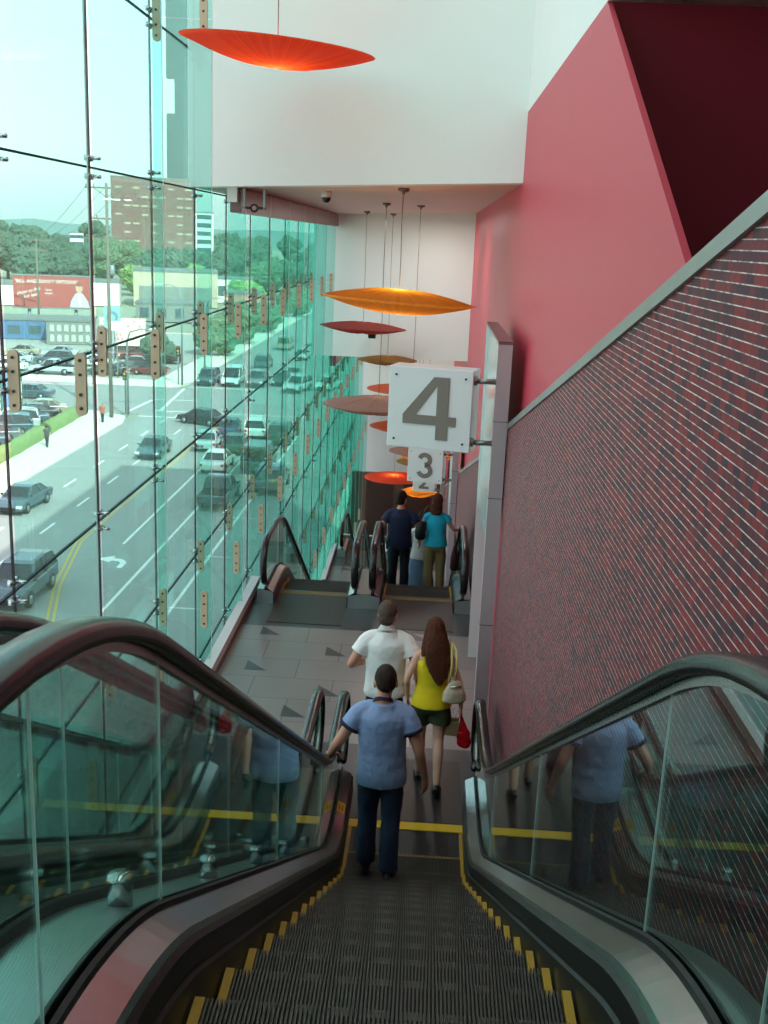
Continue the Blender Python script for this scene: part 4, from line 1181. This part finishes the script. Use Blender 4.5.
def person(name_loc, H, sex, pose, skin, label, rz=0, vox=.0075):
    """a standing figure facing +y, feet at z=0. returns root and joint table"""
    s = H / 1.75
    r = empty('person', name_loc, rz, label, 'person')
    J = {}
    sw = (.178 if sex == 'm' else .148) * s
    hw = .088 * s
    lean = pose.get('lean', 0.0); sway = pose.get('sway', 0.0)
    def T(x, y, z):   # gentle lean of everything above the hips
        k = max(0, z - .92 * s)
        return V((x + sway * k, y + lean * k, z))
    J['T'] = T; J['s'] = s; J['sw'] = sw
    for sd, sx in (('L', -1), ('R', 1)):
        J['sh' + sd] = T(sx * sw, -.005, 1.385 * s)
        J['hip' + sd] = V((sx * hw, 0, .90 * s))
        st = pose.get('foot' + sd, (sx * .1, 0, 0, 0))    # x, y, heel lift, toe-out
        J['an' + sd] = V((st[0], st[1] - .02, .08 * s + st[2]))
        kn = (J['hip' + sd] + J['an' + sd]) / 2 + V((0, pose.get('knee' + sd, .02), .02))
        J['kn' + sd] = kn
        J['el' + sd] = V(pose['el' + sd]); J['wr' + sd] = V(pose['wr' + sd])
        J['foot' + sd] = st
    # ---- body
    b = MB()
    f = 1.0 if sex == 'm' else .90
    hp = 1.0 if sex == 'm' else 1.06
    tr = [(.84, .13, .10), (.88, .158 * hp, .115 * hp), (.94, .168 * hp, .12 * hp), (1.0, .156 * hp, .112), (1.08, .145 * f, .10 * f), (1.16, .146 * f, .10 * f), (1.25, .162 * f, .11 * f), (1.32, .170 * f, .115 * f), (1.38, .160 * f, .105 * f), (1.42, .128 * f, .09), (1.455, .09 * f, .07), (1.49, .062 * f, .062)]
    L = []
    for z, rx, ry in tr:
        c = T(0, -.01, z * s); L.append((c.x, c.y, c.z, rx * s, ry * s))
    rings(b, L)
    nk = .057 if sex == 'm' else .047
    hd = V(pose.get('head', (0, 0, 0)))       # offset of the head
    HC = T(0, .022, 1.622 * s) + hd; J['HC'] = HC
    chain(b, [T(0, -.012, 1.46 * s), T(0, -.008, 1.52 * s) + hd * .4, HC + V((0, -.012, -.06 * s))], [nk * 1.12 * s, nk * s, nk * s], 14)
    yaw = pose.get('yaw', 0.0); nod = pose.get('nod', 0.0)
    RM = Matrix.Rotation(yaw, 3, 'Z') @ Matrix.Rotation(-nod, 3, 'X'); J['RM'] = RM
    hb = MB()
    hb.ball((0, -.012, .022), (.076, .094, .098), 0, 20, 14)
    hb.ball((0, .022, -.035), (.060, .070, .082), 0, 18, 12)
    hb.tube([(0, .074, .022), (0, .096, -.012), (0, .102, -.026), (0, .088, -.034)], [.008, .012, .015, .010], 8)
    hb.ball((0, .078, -.095), (.026, .022, .018), 0, 10, 8)
    hb.tube([(-.022, .083, -.062), (0, .091, -.060), (.022, .083, -.062)], [.005, .009, .005], 8)
    hb.tube([(-.042, .074, .028), (-.02, .084, .032), (0, .083, .028), (.02, .084, .032), (.042, .074, .028)], .008, 8)
    for sx in (-1, 1):
        hb.ball((sx * .077, -.012, -.008), (.011, .022, .034), 0, 10, 8)
        hb.ball((sx * .05, .05, -.028), (.02, .025, .02), 0, 10, 8)
    hb.v = [tuple(HC + RM @ (V(p) * s * HS)) for p in hb.v]
    b.mesh(hb.v, hb.f)
    ar = 1.0 if sex == 'm' else .78
    for sd, sx in (('L', -1), ('R', 1)):
        sh, el, wr = J['sh' + sd], J['el' + sd], J['wr' + sd]
        chain(b, [sh + V((-sx * .07, 0, .028)), sh, sh * .6 + el * .4, el, el * .68 + wr * .32, wr], [.050 * ar * s, .057 * ar * s, .052 * ar * s, .042 * ar * s, .042 * ar * s, .027 * ar * s])
        d = V(pose.get('hd' + sd, wr - el)).normalized()
        do_hand(b, wr, d, pose.get('pn' + sd, (-sx, 0, 0)), pose.get('th' + sd, (0, 1, 0)), pose.get('curl' + sd, .35), s * (1 if sex == 'm' else .9))
        h, k, a = J['hip' + sd], J['kn' + sd], J['an' + sd]
        lg = 1.0 if sex == 'm' else .97
        chain(b, [h + V((0, 0, .06)), h * .6 + k * .4 + V((0, .005, 0)), k, k * .68 + a * .32 + V((0, -.022, 0)), a], [.092 * lg * s, .078 * lg * s, .054 * lg * s, .055 * lg * s, .034 * s])
        st = J['foot' + sd]
        fd = V((math.sin(st[3]) * sx, math.cos(st[3]), 0)); lift = st[2]
        toe = V((a.x, a.y, .03)) + fd * .17 * s; ball_ = V((a.x, a.y, .03 + lift * .05)) + fd * .11 * s
        heel = a + V((0, 0, -.045 * s)) - fd * .045 * s
        J['toe' + sd] = toe; J['ball' + sd] = ball_; J['heel' + sd] = heel
        b.tube([heel, a * .5 + heel * .5 + fd * .03, ball_, toe], [(.03, .03), (.034, .036), (.04, .024), (.026, .018)], 10, ref=(1, 0, 0))
    body = mesh_part('body', remesh(b, vox, 3), skin, r)
    return r, J

def torso_shell(mb, J, zs, off, f=1.0, hp=1.0):
    """zs list of (z, rx, ry) already loose"""
    T, s = J['T'], J['s']; L = []
    for z, rx, ry in zs:
        c = T(0, -.01, z * s); L.append((c.x, c.y, c.z, (rx + off) * s, (ry + off) * s))
    rings(mb, L, 28)
def sleeve(mb, J, sd, frac, r0, r1):
    sx = -1 if sd == 'L' else 1
    sh, el = J['sh' + sd], J['el' + sd]; s = J['s']
    e = sh + (el - sh) * frac
    chain(mb, [sh + V((-sx * .11, 0, .045)), sh + V((-sx * .01, 0, .002)), sh + (el - sh) * frac * .5, e], [r0 * .78 * s, r0 * .95 * s, (r0 + r1) / 2 * s, r1 * s], 16)
    return e, (el - sh).normalized()
def shirt(J, root, m, zs, fr, r0, r1, wr=.012, name='shirt', off=.016, sleeves=True, neck=None, label=None):
    b = MB(); torso_shell(b, J, zs, off)
    ends = {}
    if sleeves:
        for sd in 'LR': ends[sd] = sleeve(b, J, sd, fr, r0, r1)
    o = mesh_part(name, remesh(b, .009, 9, wr, .11), m, root, label)
    return o, ends
def legs(J, root, m, bottom, waist, rr, name='trousers', wr=.012, hipr=(.164, .122), lift=.0, label=None):
    """bottom: fraction along the shin (1 = ankle) or negative for thigh fraction"""
    b = MB(); T, s = J['T'], J['s']
    L = []
    for z, k in ((.82, .80), (.86, .97), ((.86 + waist) / 2, .98), (waist, .93)):
        c = T(0, -.012, z * s); L.append((c.x, c.y, c.z, hipr[0] * k * s, hipr[1] * k * s))
    rings(b, L, 24)
    for sd in 'LR':
        h, k, a = J['hip' + sd], J['kn' + sd], J['an' + sd]
        if bottom > 0:
            e = k + (a - k) * bottom
            chain(b, [h + V(((.04 if sd == 'L' else -.04), -.01, .0)), h * .55 + k * .45, k, k * .5 + e * .5 + V((0, -.012, 0)), e], [rr[0] * s, rr[1] * s, rr[2] * s, rr[3] * s, rr[4] * s], 16)
        else:
            e = h + (k - h) * (-bottom)
            chain(b, [h + V(((.04 if sd == 'L' else -.04), -.01, .0)), h * .5 + e * .5, e], [rr[0] * s, rr[1] * s, rr[2] * s], 16)
    return mesh_part(name, remesh(b, .009, 4, wr, .13), m, root, label)
def shoes(J, root, m, h=.0, name='shoe', heel=False, label=None):
    for sd in 'LR':
        a, hl, bl, te = J['an' + sd], J['heel' + sd], J['ball' + sd], J['toe' + sd]
        b = MB()
        fd = (te - hl); fd.z = 0; fd.normalize()
        b.tube([hl - fd * .022 + V((0, 0, .005)), hl + fd * .02 + V((0, 0, .012)), bl * .6 + hl * .4 + V((0, 0, .014)), bl + V((0, 0, .002)), te + fd * .012, te + fd * .03], [(.028, .03), (.039, .046), (.043, .04), (.049, .03), (.038, .024), (.016, .014)], 14, ref=(1, 0, 0))
        if not heel: b.tube([a + V((0, 0, .012)), a + V((0, 0, -.04))], [.042, .045], 12)
        else: b.tube([hl + V((0, 0, -.01)), V((hl.x, hl.y, max(0, hl.z - .075)))], [.02, .014], 8)
        mesh_part(name, remesh(b, .007, 3), m, root, label)
def hair_cap(J, root, m, back=.012, up=.010, k=1.05, wr=.006, extra=None, vox=.007, low=0):
    b = MB(); s = J['s']
    h = MB()
    h.ball((0, -.012 - back, .022 + up), (.076 * k, .092 * k, .096 * k), 0, 22, 16)
    h.ball((0, -.045 - back, -.02 - low), (.068 * k, .058 * k, .062 * k), 0, 18, 12)
    if extra: extra(h)
    b.mesh([tuple(J['HC'] + J['RM'] @ (V(p) * s * HS)) for p in h.v], h.f)
    return mesh_part('hair', remesh(b, vox, 1, wr * 1.8, .022), m, root)
def ring_band(J, root, m, e, d, r, w, name):
    b = MB(); d = V(d).normalized()
    b.tube([V(e) - d * w, V(e) + d * .004], [r, r], 20)
    return b.build(name, m, root)
def streaked(name, rgb, rough=.7):
    return mat(name, rgb, .75, var=.55, scale=30, stretch=(3, 3, .25), bump=.6, bscale=70, spec=.15)
SK1 = mat('skin_tan', (196, 138, 112), .5, var=.05, scale=10); SK2 = mat('skin_fair', (216, 164, 140), .5, var=.05, scale=10)
HAIRD = streaked('hair_dark', (44, 34, 28)); HAIRB = streaked('hair_brown', (92, 54, 34)); HAIRG = streaked('hair_grey_brown', (88, 74, 64))
def cloth(n, c, v=.06): return mat(n, c, .85, var=v, scale=14, bump=.15, bscale=220)
MT = [(.80, .170, .125), (.88, .176, .128), (.98, .168, .118), (1.1, .160, .110), (1.22, .168, .114), (1.31, .178, .120), (1.37, .170, .112), (1.41, .138, .094), (1.445, .100, .076), (1.478, .074, .064)]
def mt(hem, k=1.0, src=MT): return [(hem, src[0][1] * k, src[0][2] * k)] + [(z, rx * k, ry * k) for z, rx, ry in src if z > hem + .03]

# --- man in the blue ringer tee, hand on the left handrail
zf = zp(7.42)
BX, BYY = -.205, 7.42
r, J = person((BX, BYY, zf), 1.73, 'm', dict(
    footL=(-.10, .03, .0, .12), footR=(.085, -.10, .0, .12), kneeL=.04, kneeR=.03, sway=-.02,
    elL=(-.335, -.05, 1.13), wrL=(-.405, .05, .975), hdL=(-.04, .9, -.35), pnL=(0.12, -.2, -1), thL=(1, .2, 0), curlL=.5,
    elR=(.275, -.05, 1.10), wrR=(.335, .03, .82), hdR=(.12, .1, -1), pnR=(-.8, .5, 0), thR=(.3, 1, 0), curlR=.5,
    yaw=.12, nod=.16, head=(.012, .01, 0)), SK1, 'man in light blue ringer tee on the near escalator, hand on its rail', vox=.0065)
TEE = cloth('tee_heather_blue', (134, 156, 194)); NAVY = cloth('navy_rib', (30, 32, 56)); JEAN = cloth('dark_denim', (30, 40, 66), .2)
o, en = shirt(J, r, TEE, mt(.80, 1.04), .52, .078, .083, .022)
for sd in 'LR': ring_band(J, r, NAVY, en[sd][0], en[sd][1], .086, .024, 'sleeve_cuff')
b = MB(); c = J['T'](0, -.008, 1.478 * J['s'])
b.tube([c + V((0, -.012, -.002)), c + V((0, .006, .022))], [(.079, .072), (.068, .064)], 24, ref=(1, 0, 0)); b.build('collar', NAVY, r)
legs(J, r, JEAN, .97, .90, (.108, .094, .078, .076, .078), wr=.02, hipr=(.164, .122))
shoes(J, r, mat('dark_shoe', (40, 38, 40), .6))
hair_cap(J, r, streaked('hair_cropped_dark', (50, 38, 32)), .006, .010, 1.03, .004, low=-.02)

# --- man in the white polo
r, J = person((-.262, 9.25, 0), 1.75, 'm', dict(
    footL=(-.11, -.10, .03, .1), footR=(.1, .2, 0, .1), kneeL=.06, kneeR=.05,
    elL=(-.315, -.06, 1.16), wrL=(-.30, .15, 1.06), hdL=(.35, .9, -.1), pnL=(1, -.2, 0), thL=(0, .2, 1), curlL=.7,
    elR=(.30, -.06, 1.16), wrR=(.30, .10, .95), pnR=(-1, 0, 0), thR=(0, 1, 0),
    yaw=-.25, nod=.12), SK1, 'man in a white polo shirt walking across the landing beside the woman in yellow')
POLO = cloth('white_polo', (238, 238, 234), .03); DK = cloth('dark_trousers', (36, 36, 46), .15)
o, en = shirt(J, r, POLO, mt(.845, 1.05), .58, .078, .086, .020)
b = MB(); c = J['T'](0, -.01, 1.482 * J['s'])
b.tube([c + V((0, -.02, -.014)), c + V((0, -.006, .004)), c + V((0, -.002, .016)), c + V((0, -.012, .004))], [(.100, .086), (.082, .074), (.072, .068), (.092, .082)], 24, ref=(1, 0, 0)); b.build('collar', POLO, r)
legs(J, r, DK, .97, .92, (.105, .092, .075, .072, .072), wr=.016)
shoes(J, r, mat('brown_shoe', (60, 44, 36), .5))
hair_cap(J, r, HAIRG, .008, .012, 1.05, .006)

# --- woman in the yellow tank top
WX, WY = .18, 9.08
r, J = person((WX, WY, 0), 1.67, 'f', dict(
    footL=(-.085, .16, 0, .05), footR=(.085, -.20, .06, .05), kneeL=.06, kneeR=.07,
    elL=(-.235, -.05, 1.10), wrL=(-.225, .06, .88), pnL=(1, 0, 0), thL=(0, 1, 0),
    elR=(.245, -.04, 1.08), wrR=(.275, -.02, .83), hdR=(.0, .1, -1), pnR=(-1, .1, 0), thR=(.1, 1, 0), curlR=1.0,
    yaw=.15, nod=.10), SK2, 'woman with long brown hair in a yellow tank top and dark green shorts')
YEL = cloth('yellow_tank', (226, 198, 14), .05); OLV = cloth('dark_olive', (52, 58, 32), .1)
FT = [(.885, .190, .146), (.95, .178, .132), (1.02, .156, .114), (1.10, .138, .098), (1.18, .140, .098), (1.26, .152, .108), (1.31, .156, .106), (1.345, .148, .096)]
b = MB(); torso_shell(b, J, FT, .010)
for sx in (-1, 1):
    T = J['T']; s = J['s']
    b.tube([T(sx * .078, -.105, 1.31 * s), T(sx * .088, -.092, 1.40 * s), T(sx * .092, -.02, 1.468 * s), T(sx * .085, .07, 1.40 * s), T(sx * .075, .09, 1.31 * s)], [(.024, .012), (.018, .010), (.016, .009), (.018, .010), (.024, .012)], 8, ref=(1, 0, 0))
mesh_part('tank_top', remesh(b, .008, 3, .008, .12), YEL, r)
legs(J, r, OLV, -.56, .90, (.114, .112, .112), 'shorts', .012, (.176, .134))
shoes(J, r, mat('black_court_shoe', (22, 20, 20), .35), heel=True)
def longhair(h):
    h.tube([(0, -.05, .06), (0, -.09, -.04), (.005, -.112, -.13), (.014, -.124, -.23), (.022, -.13, -.32), (.03, -.13, -.40), (.034, -.13, -.45)], [(.06, .05), (.088, .055), (.108, .048), (.108, .036), (.085, .028), (.048, .02), (.018, .012)], 20, ref=(1, 0, 0))
    for sx in (-1, 1): h.tube([(sx * .06, 0, .04), (sx * .082, -.03, -.05), (sx * .10, -.06, -.13), (sx * .108, -.085, -.20)], [.022, .028, .028, .02], 10)
    for (x, l, z0) in ((-.075, .09, -.22), (-.04, .10, -.28), (.075, .12, -.27), (.095, .08, -.2), (0, .09, -.33)):
        h.tube([(x, -.125, z0), (x + .012, -.138, z0 - l * .6), (x + .016, -.136, z0 - l)], [.022, .015, .005], 8)
hair_cap(J, r, streaked('hair_chestnut', (84, 48, 32), .4), .012, .012, 1.08, .007, longhair)
# her belongings
BAGW = mat('bag_pale_leather', (196, 180, 150), .45, var=.25, scale=20); GOLD = mat('strap_gold_leather', (206, 186, 110), .4, var=.1)
r = empty('handbag', (WX + .20, WY - .14, 1.02), .2, 'pale patterned shoulder bag hanging behind the yellow tank top', 'bag')
b = MB(); b.tube([(0, 0, -.085), (0, 0, -.06), (0, 0, .02), (0, 0, .10), (0, 0, .13)], [(.09, .045), (.115, .06), (.10, .055), (.06, .03), (.035, .018)], 18, ref=(1, 0, 0))
mesh_part('pouch', remesh(b, .008, 3, .01, .06), BAGW, r)
b = MB()
for y_ in (-.022, .022): b.tube([(-.03 + y_, -.0, .12), (-.015 + y_, -.01, .26), (-.012 + y_, .05, .40), (-.01, .13, .435), (-.02 - y_, .215, .36), (.0, .19, .1)], [.012] * 6, 8)
b.build('strap', GOLD, r)
b = MB(); b.tube([(-.05, -.045, .085), (.05, -.045, .085)], .008, 8); b.build('clasp', M['chrome'], r)
hx, hy, hz = WX + .285, WY + .0, .70
r = empty('carrier_bag', (hx + .005, hy, hz), 0, 'thin red plastic carrier bag dangling from the hand of the woman in yellow', 'bag')
b = MB(); b.tube([(0, 0, .03), (.005, 0, -.03), (.02, 0, -.12), (.035, .01, -.22), (.04, .01, -.27), (.04, .01, -.285)], [(.012, .012), (.025, .02), (.06, .035), (.07, .045), (.055, .04), (.02, .015)], 16, ref=(1, 0, 0))
mesh_part('sack', remesh(b, .006, 2, .022, .05), mat('red_plastic', (222, 24, 44), .3, trans=.3), r)
b = MB()
for y_ in (-.014, .014): b.tube([(0, y_, -.02), (-.006, y_ * 1.6, .03), (0, y_ * .4, .055)], .006, 6)
b.build('handle', mat('red_plastic_handle', (206, 20, 40), .3), r)
r = empty('paper_pouch', (hx - .085, hy - .02, hz - .06), .2, 'small tan paper pouch held beside the red carrier bag', 'bag')
b = MB(); b.prism_y([(-.075, -.08), (.05, -.10), (.075, .03), (.055, .05), (-.03, .055)], -.022, .022); b.build('packet', mat('kraft_paper', (176, 146, 104), .8, var=.1), r, bevel=.008)
b = MB(); b.prism_y([(-.03, .05), (.058, .045), (.066, .075), (-.012, .09)], -.012, .012); b.build('folded_flap', mat('kraft_paper_flap', (160, 130, 92), .8), r)

# --- couple on the escalator beyond
z2 = lambda y: zp(y - DY) + DZ
NY = 16.35
r, J = person((-.33, NY, z2(NY)), 1.72, 'm', dict(
    elL=(-.30, -.03, 1.14), wrL=(-.30, .10, .92), pnL=(1, 0, 0), thL=(0, 1, 0),
    elR=(.30, -.06, 1.14), wrR=(.315, .06, .90), pnR=(-1, 0, 0), thR=(0, 1, 0), yaw=-.35, nod=.2), SK1, 'man in a navy tee on the second escalator beside the woman in turquoise', vox=.009)
NT = cloth('navy_tee', (26, 34, 66), .1)
shirt(J, r, NT, mt(.84, 1.06), .60, .080, .088, .014)
legs(J, r, cloth('blue_black_jeans', (26, 32, 44), .15), .97, .92, (.106, .093, .077, .075, .076), wr=.016)
shoes(J, r, mat('black_shoe', (26, 26, 28), .5)); hair_cap(J, r, HAIRD, .008, .014, 1.06, .007)
TY = 16.3
r, J = person((.245, TY, z2(TY)), 1.68, 'f', dict(
    elL=(-.27, .03, 1.20), wrL=(-.30, .20, 1.10), pnL=(1, 0, -.3), thL=(0, .3, 1),
    elR=(.275, .02, 1.13), wrR=(.375, .25, 1.055), hdR=(.1, .95, -.2), pnR=(0, 0, -1), thR=(-1, 0, 0), curlR=.6, yaw=-.2, nod=.15), SK2, 'woman in a turquoise top and khaki trousers on the second escalator', vox=.009)
TQ = cloth('turquoise_top', (34, 184, 214), .05)
F2 = [(.90, .192, .146), (.94, .186, .138), (1.0, .172, .126), (1.10, .150, .108), (1.2, .152, .108), (1.29, .160, .112), (1.36, .152, .10), (1.41, .118, .085), (1.455, .08, .066)]
shirt(J, r, TQ, F2, .36, .066, .07, .010, 'top', .010)
legs(J, r, cloth('khaki', (150, 122, 84), .08), .97, .93, (.11, .10, .08, .074, .07), wr=.014, hipr=(.18, .138))
shoes(J, r, mat('tan_shoe', (110, 84, 60), .5))
def bob(h): h.tube([(0, -.05, .03), (0, -.07, -.06), (0, -.075, -.14), (0, -.07, -.18)], [(.075, .06), (.092, .07), (.09, .06), (.07, .045)], 16, ref=(1, 0, 0))
hair_cap(J, r, streaked('hair_auburn', (82, 44, 32)), .01, .014, 1.1, .010, bob)
BLK = mat('black_leather', (18, 17, 18), .4)
r = empty('shoulder_bag', (-.005, TY - .12, z2(TY) + 1.12), 0, 'black bag on the shoulder of the woman in turquoise', 'bag')
b = MB(); b.tube([(0, 0, -.15), (0, 0, -.12), (0, .0, 0), (.01, .0, .12), (.015, 0, .15)], [(.05, .04), (.085, .06), (.09, .06), (.06, .04), (.03, .02)], 16, ref=(1, 0, 0))
mesh_part('pouch', remesh(b, .009, 2, .01, .08), BLK, r)
b = MB(); b.tube([(-.03, 0, .10), (.03, .0, .25), (.085, .06, .365), (.10, .12, .375), (.06, .2, .30), (.02, .12, .05)], .012, 8); b.build('strap', BLK, r)
r = empty('tote_bag', (.565, TY + .12, z2(TY) + .66), 0, 'dark maroon bag hanging on the far side of the woman in turquoise', 'bag')
b = MB(); b.tube([(0, 0, -.24), (0, 0, -.2), (0, 0, 0), (0, 0, .16)], [(.05, .07), (.07, .10), (.06, .10), (.03, .06)], 14, ref=(1, 0, 0))
mesh_part('sack', remesh(b, .009, 2, .01, .08), mat('maroon_cloth', (64, 22, 28), .7), r)
b = MB(); b.tube([(0, -.04, .14), (0, -.02, .30), (0, .05, .36), (0, .06, .14)], .01, 8); b.build('handle', BLK, r)
CY = 17.0
r, J = person((.02, CY, z2(CY)), 1.62, 'f', dict(
    elL=(-.26, .0, .98), wrL=(-.24, .12, .80), pnL=(1, 0, 0), thL=(0, 1, 0),
    elR=(.26, -.02, 1.0), wrR=(.27, .10, .82), pnR=(-1, 0, 0), thR=(0, 1, 0), nod=.2), SK2, 'person in white top and pale blue skirt half hidden between the navy and turquoise figures', vox=.01)
shirt(J, r, cloth('white_top', (232, 234, 232), .04), F2, .5, .068, .074, .010, 'top', .012)
b = MB(); torso_shell(b, J, [(.36, .26, .22), (.5, .245, .20), (.7, .215, .165), (.84, .19, .145), (.93, .168, .12)], .008)
mesh_part('skirt', remesh(b, .011, 3, .02, .1), cloth('pale_denim', (128, 152, 190), .12), r)
shoes(J, r, mat('grey_shoe', (120, 118, 116), .6)); hair_cap(J, r, HAIRD, .01, .012, 1.08, .008, bob)

# --- two tiny pedestrians on the sidewalk outside
r, J = person((-28.9, 92.5, SZ), 1.72, 'm', dict(elL=(-.29, -.03, 1.12), wrL=(-.28, .12, .9), elR=(.29, -.05, 1.12), wrR=(.29, -.08, .88), footL=(-.1, .2, 0, .05), footR=(.1, -.2, .04, .05)), SK1, 'tiny pedestrian in a dull red shirt walking on the sidewalk near the utility pole', rz=PI, vox=.014)
shirt(J, r, cloth('dull_red_shirt', (176, 92, 74)), mt(.84, 1.06), .55, .08, .086, .01); legs(J, r, DK, .97, .92, (.105, .092, .075, .072, .072)); shoes(J, r, BLK); hair_cap(J, r, HAIRD)
r, J = person((-29.6, 80.5, SZ), 1.74, 'm', dict(elL=(-.29, -.03, 1.12), wrL=(-.28, .12, .9), elR=(.29, -.05, 1.12), wrR=(.29, -.08, .88), footL=(-.1, .2, 0, .05), footR=(.1, -.2, .04, .05)), SK1, 'tiny pedestrian in dark clothes on the sidewalk beside the hedge gap', vox=.014)
shirt(J, r, cloth('charcoal_shirt', (66, 70, 74)), mt(.84, 1.06), .55, .08, .086, .01); legs(J, r, DK, .97, .92, (.105, .092, .075, .072, .072)); shoes(J, r, BLK); hair_cap(J, r, HAIRD)

# ================================================================== CAMERA, SKY, LIGHT
cam = bpy.data.cameras.new('camera'); co = bpy.data.objects.new('camera', cam); COL.objects.link(co)
cam.sensor_fit = 'VERTICAL'; cam.sensor_height = 24.0; cam.lens = 24.0 * 1060 / 1024
cam.clip_start = .05; cam.clip_end = 6000
f = 1060.0; vpx, vpy, roll = 436.0, 240.0, .043
dy = Vector(((vpx - 384) / f, -(vpy - 512) / f, -1)).normalized()
a_, b_ = vpx - 384, vpy - 512
t_ = -f * f / (b_ - a_ * roll)
dz = -Vector(((-roll * t_) / f, -t_ / f, -1)).normalized()
dx = dy.cross(dz)
co.matrix_world = Matrix(((dx.x, dx.y, dx.z, 0), (dy.x, dy.y, dy.z, 0), (dz.x, dz.y, dz.z, 5.0), (0, 0, 0, 1)))
SC.camera = co

w = bpy.data.worlds.new('sky'); SC.world = w; w.use_nodes = True
nt = w.node_tree
for n in list(nt.nodes): nt.nodes.remove(n)
out = nt.nodes.new('ShaderNodeOutputWorld')
sk = nt.nodes.new('ShaderNodeTexSky'); sk.sky_type = 'NISHITA'; sk.sun_disc = False
sk.sun_elevation = math.radians(42); sk.sun_rotation = math.radians(150); sk.altitude = 50; sk.air_density = 1.0; sk.dust_density = 2.5; sk.ozone_density = 1.0
bg = nt.nodes.new('ShaderNodeBackground'); bg.inputs['Strength'].default_value = SKY_STRENGTH = .2
nt.links.new(sk.outputs[0], bg.inputs['Color'])
bg2 = nt.nodes.new('ShaderNodeBackground'); bg2.inputs['Color'].default_value = (.95, 1.0, 1.0, 1); bg2.inputs['Strength'].default_value = 1.35
ad = nt.nodes.new('ShaderNodeAddShader'); nt.links.new(bg.outputs[0], ad.inputs[0]); nt.links.new(bg2.outputs[0], ad.inputs[1])
nt.links.new(ad.outputs[0], out.inputs['Surface'])

sun = bpy.data.lights.new('sun', 'SUN'); sun.energy = 8.2; sun.angle = math.radians(.6); sun.color = (1, .96, .88)
so = bpy.data.objects.new('sun', sun); COL.objects.link(so)
so.rotation_euler = Vector((-19, 31, -30)).to_track_quat('-Z', 'Y').to_euler()

def lamp(name, loc, power, size, col=(1, .97, .92)):  # area fill light with no fixture, added to brighten the interior
    l = bpy.data.lights.new(name, 'AREA'); l.energy = power; l.shape = 'DISK'; l.size = size; l.color = col
    o = bpy.data.objects.new(name, l); COL.objects.link(o); o.location = loc; return o
for i, y in enumerate((2, 6, 10)): lamp('atrium_fill', (-1.0, y, ROOF - .3), 120, 5.0)  # unseen fill lights added below the roof to lift the atrium
for y in (19, 24): lamp('soffit_fill', (-.4, y, 5.45), 45, .5)  # fill lights without fixtures, added under the soffits
for y in (32, 37): lamp('soffit_fill', (-.4, y, 2.05), 30, .5, (1, .9, .75))

SC.view_settings.view_transform = 'Standard'; SC.view_settings.look = 'None'
SC.view_settings.gamma = 1; SC.view_settings.exposure = -0.08; SC.view_settings.use_curve_mapping = False
SC.cycles.use_denoising = True
SC.cycles.transparent_max_bounces = 96; SC.cycles.max_bounces = 10; SC.cycles.diffuse_bounces = 4; SC.cycles.glossy_bounces = 5
SC.cycles.sample_clamp_indirect = 6
SC.cycles.caustics_reflective = False; SC.cycles.caustics_refractive = False
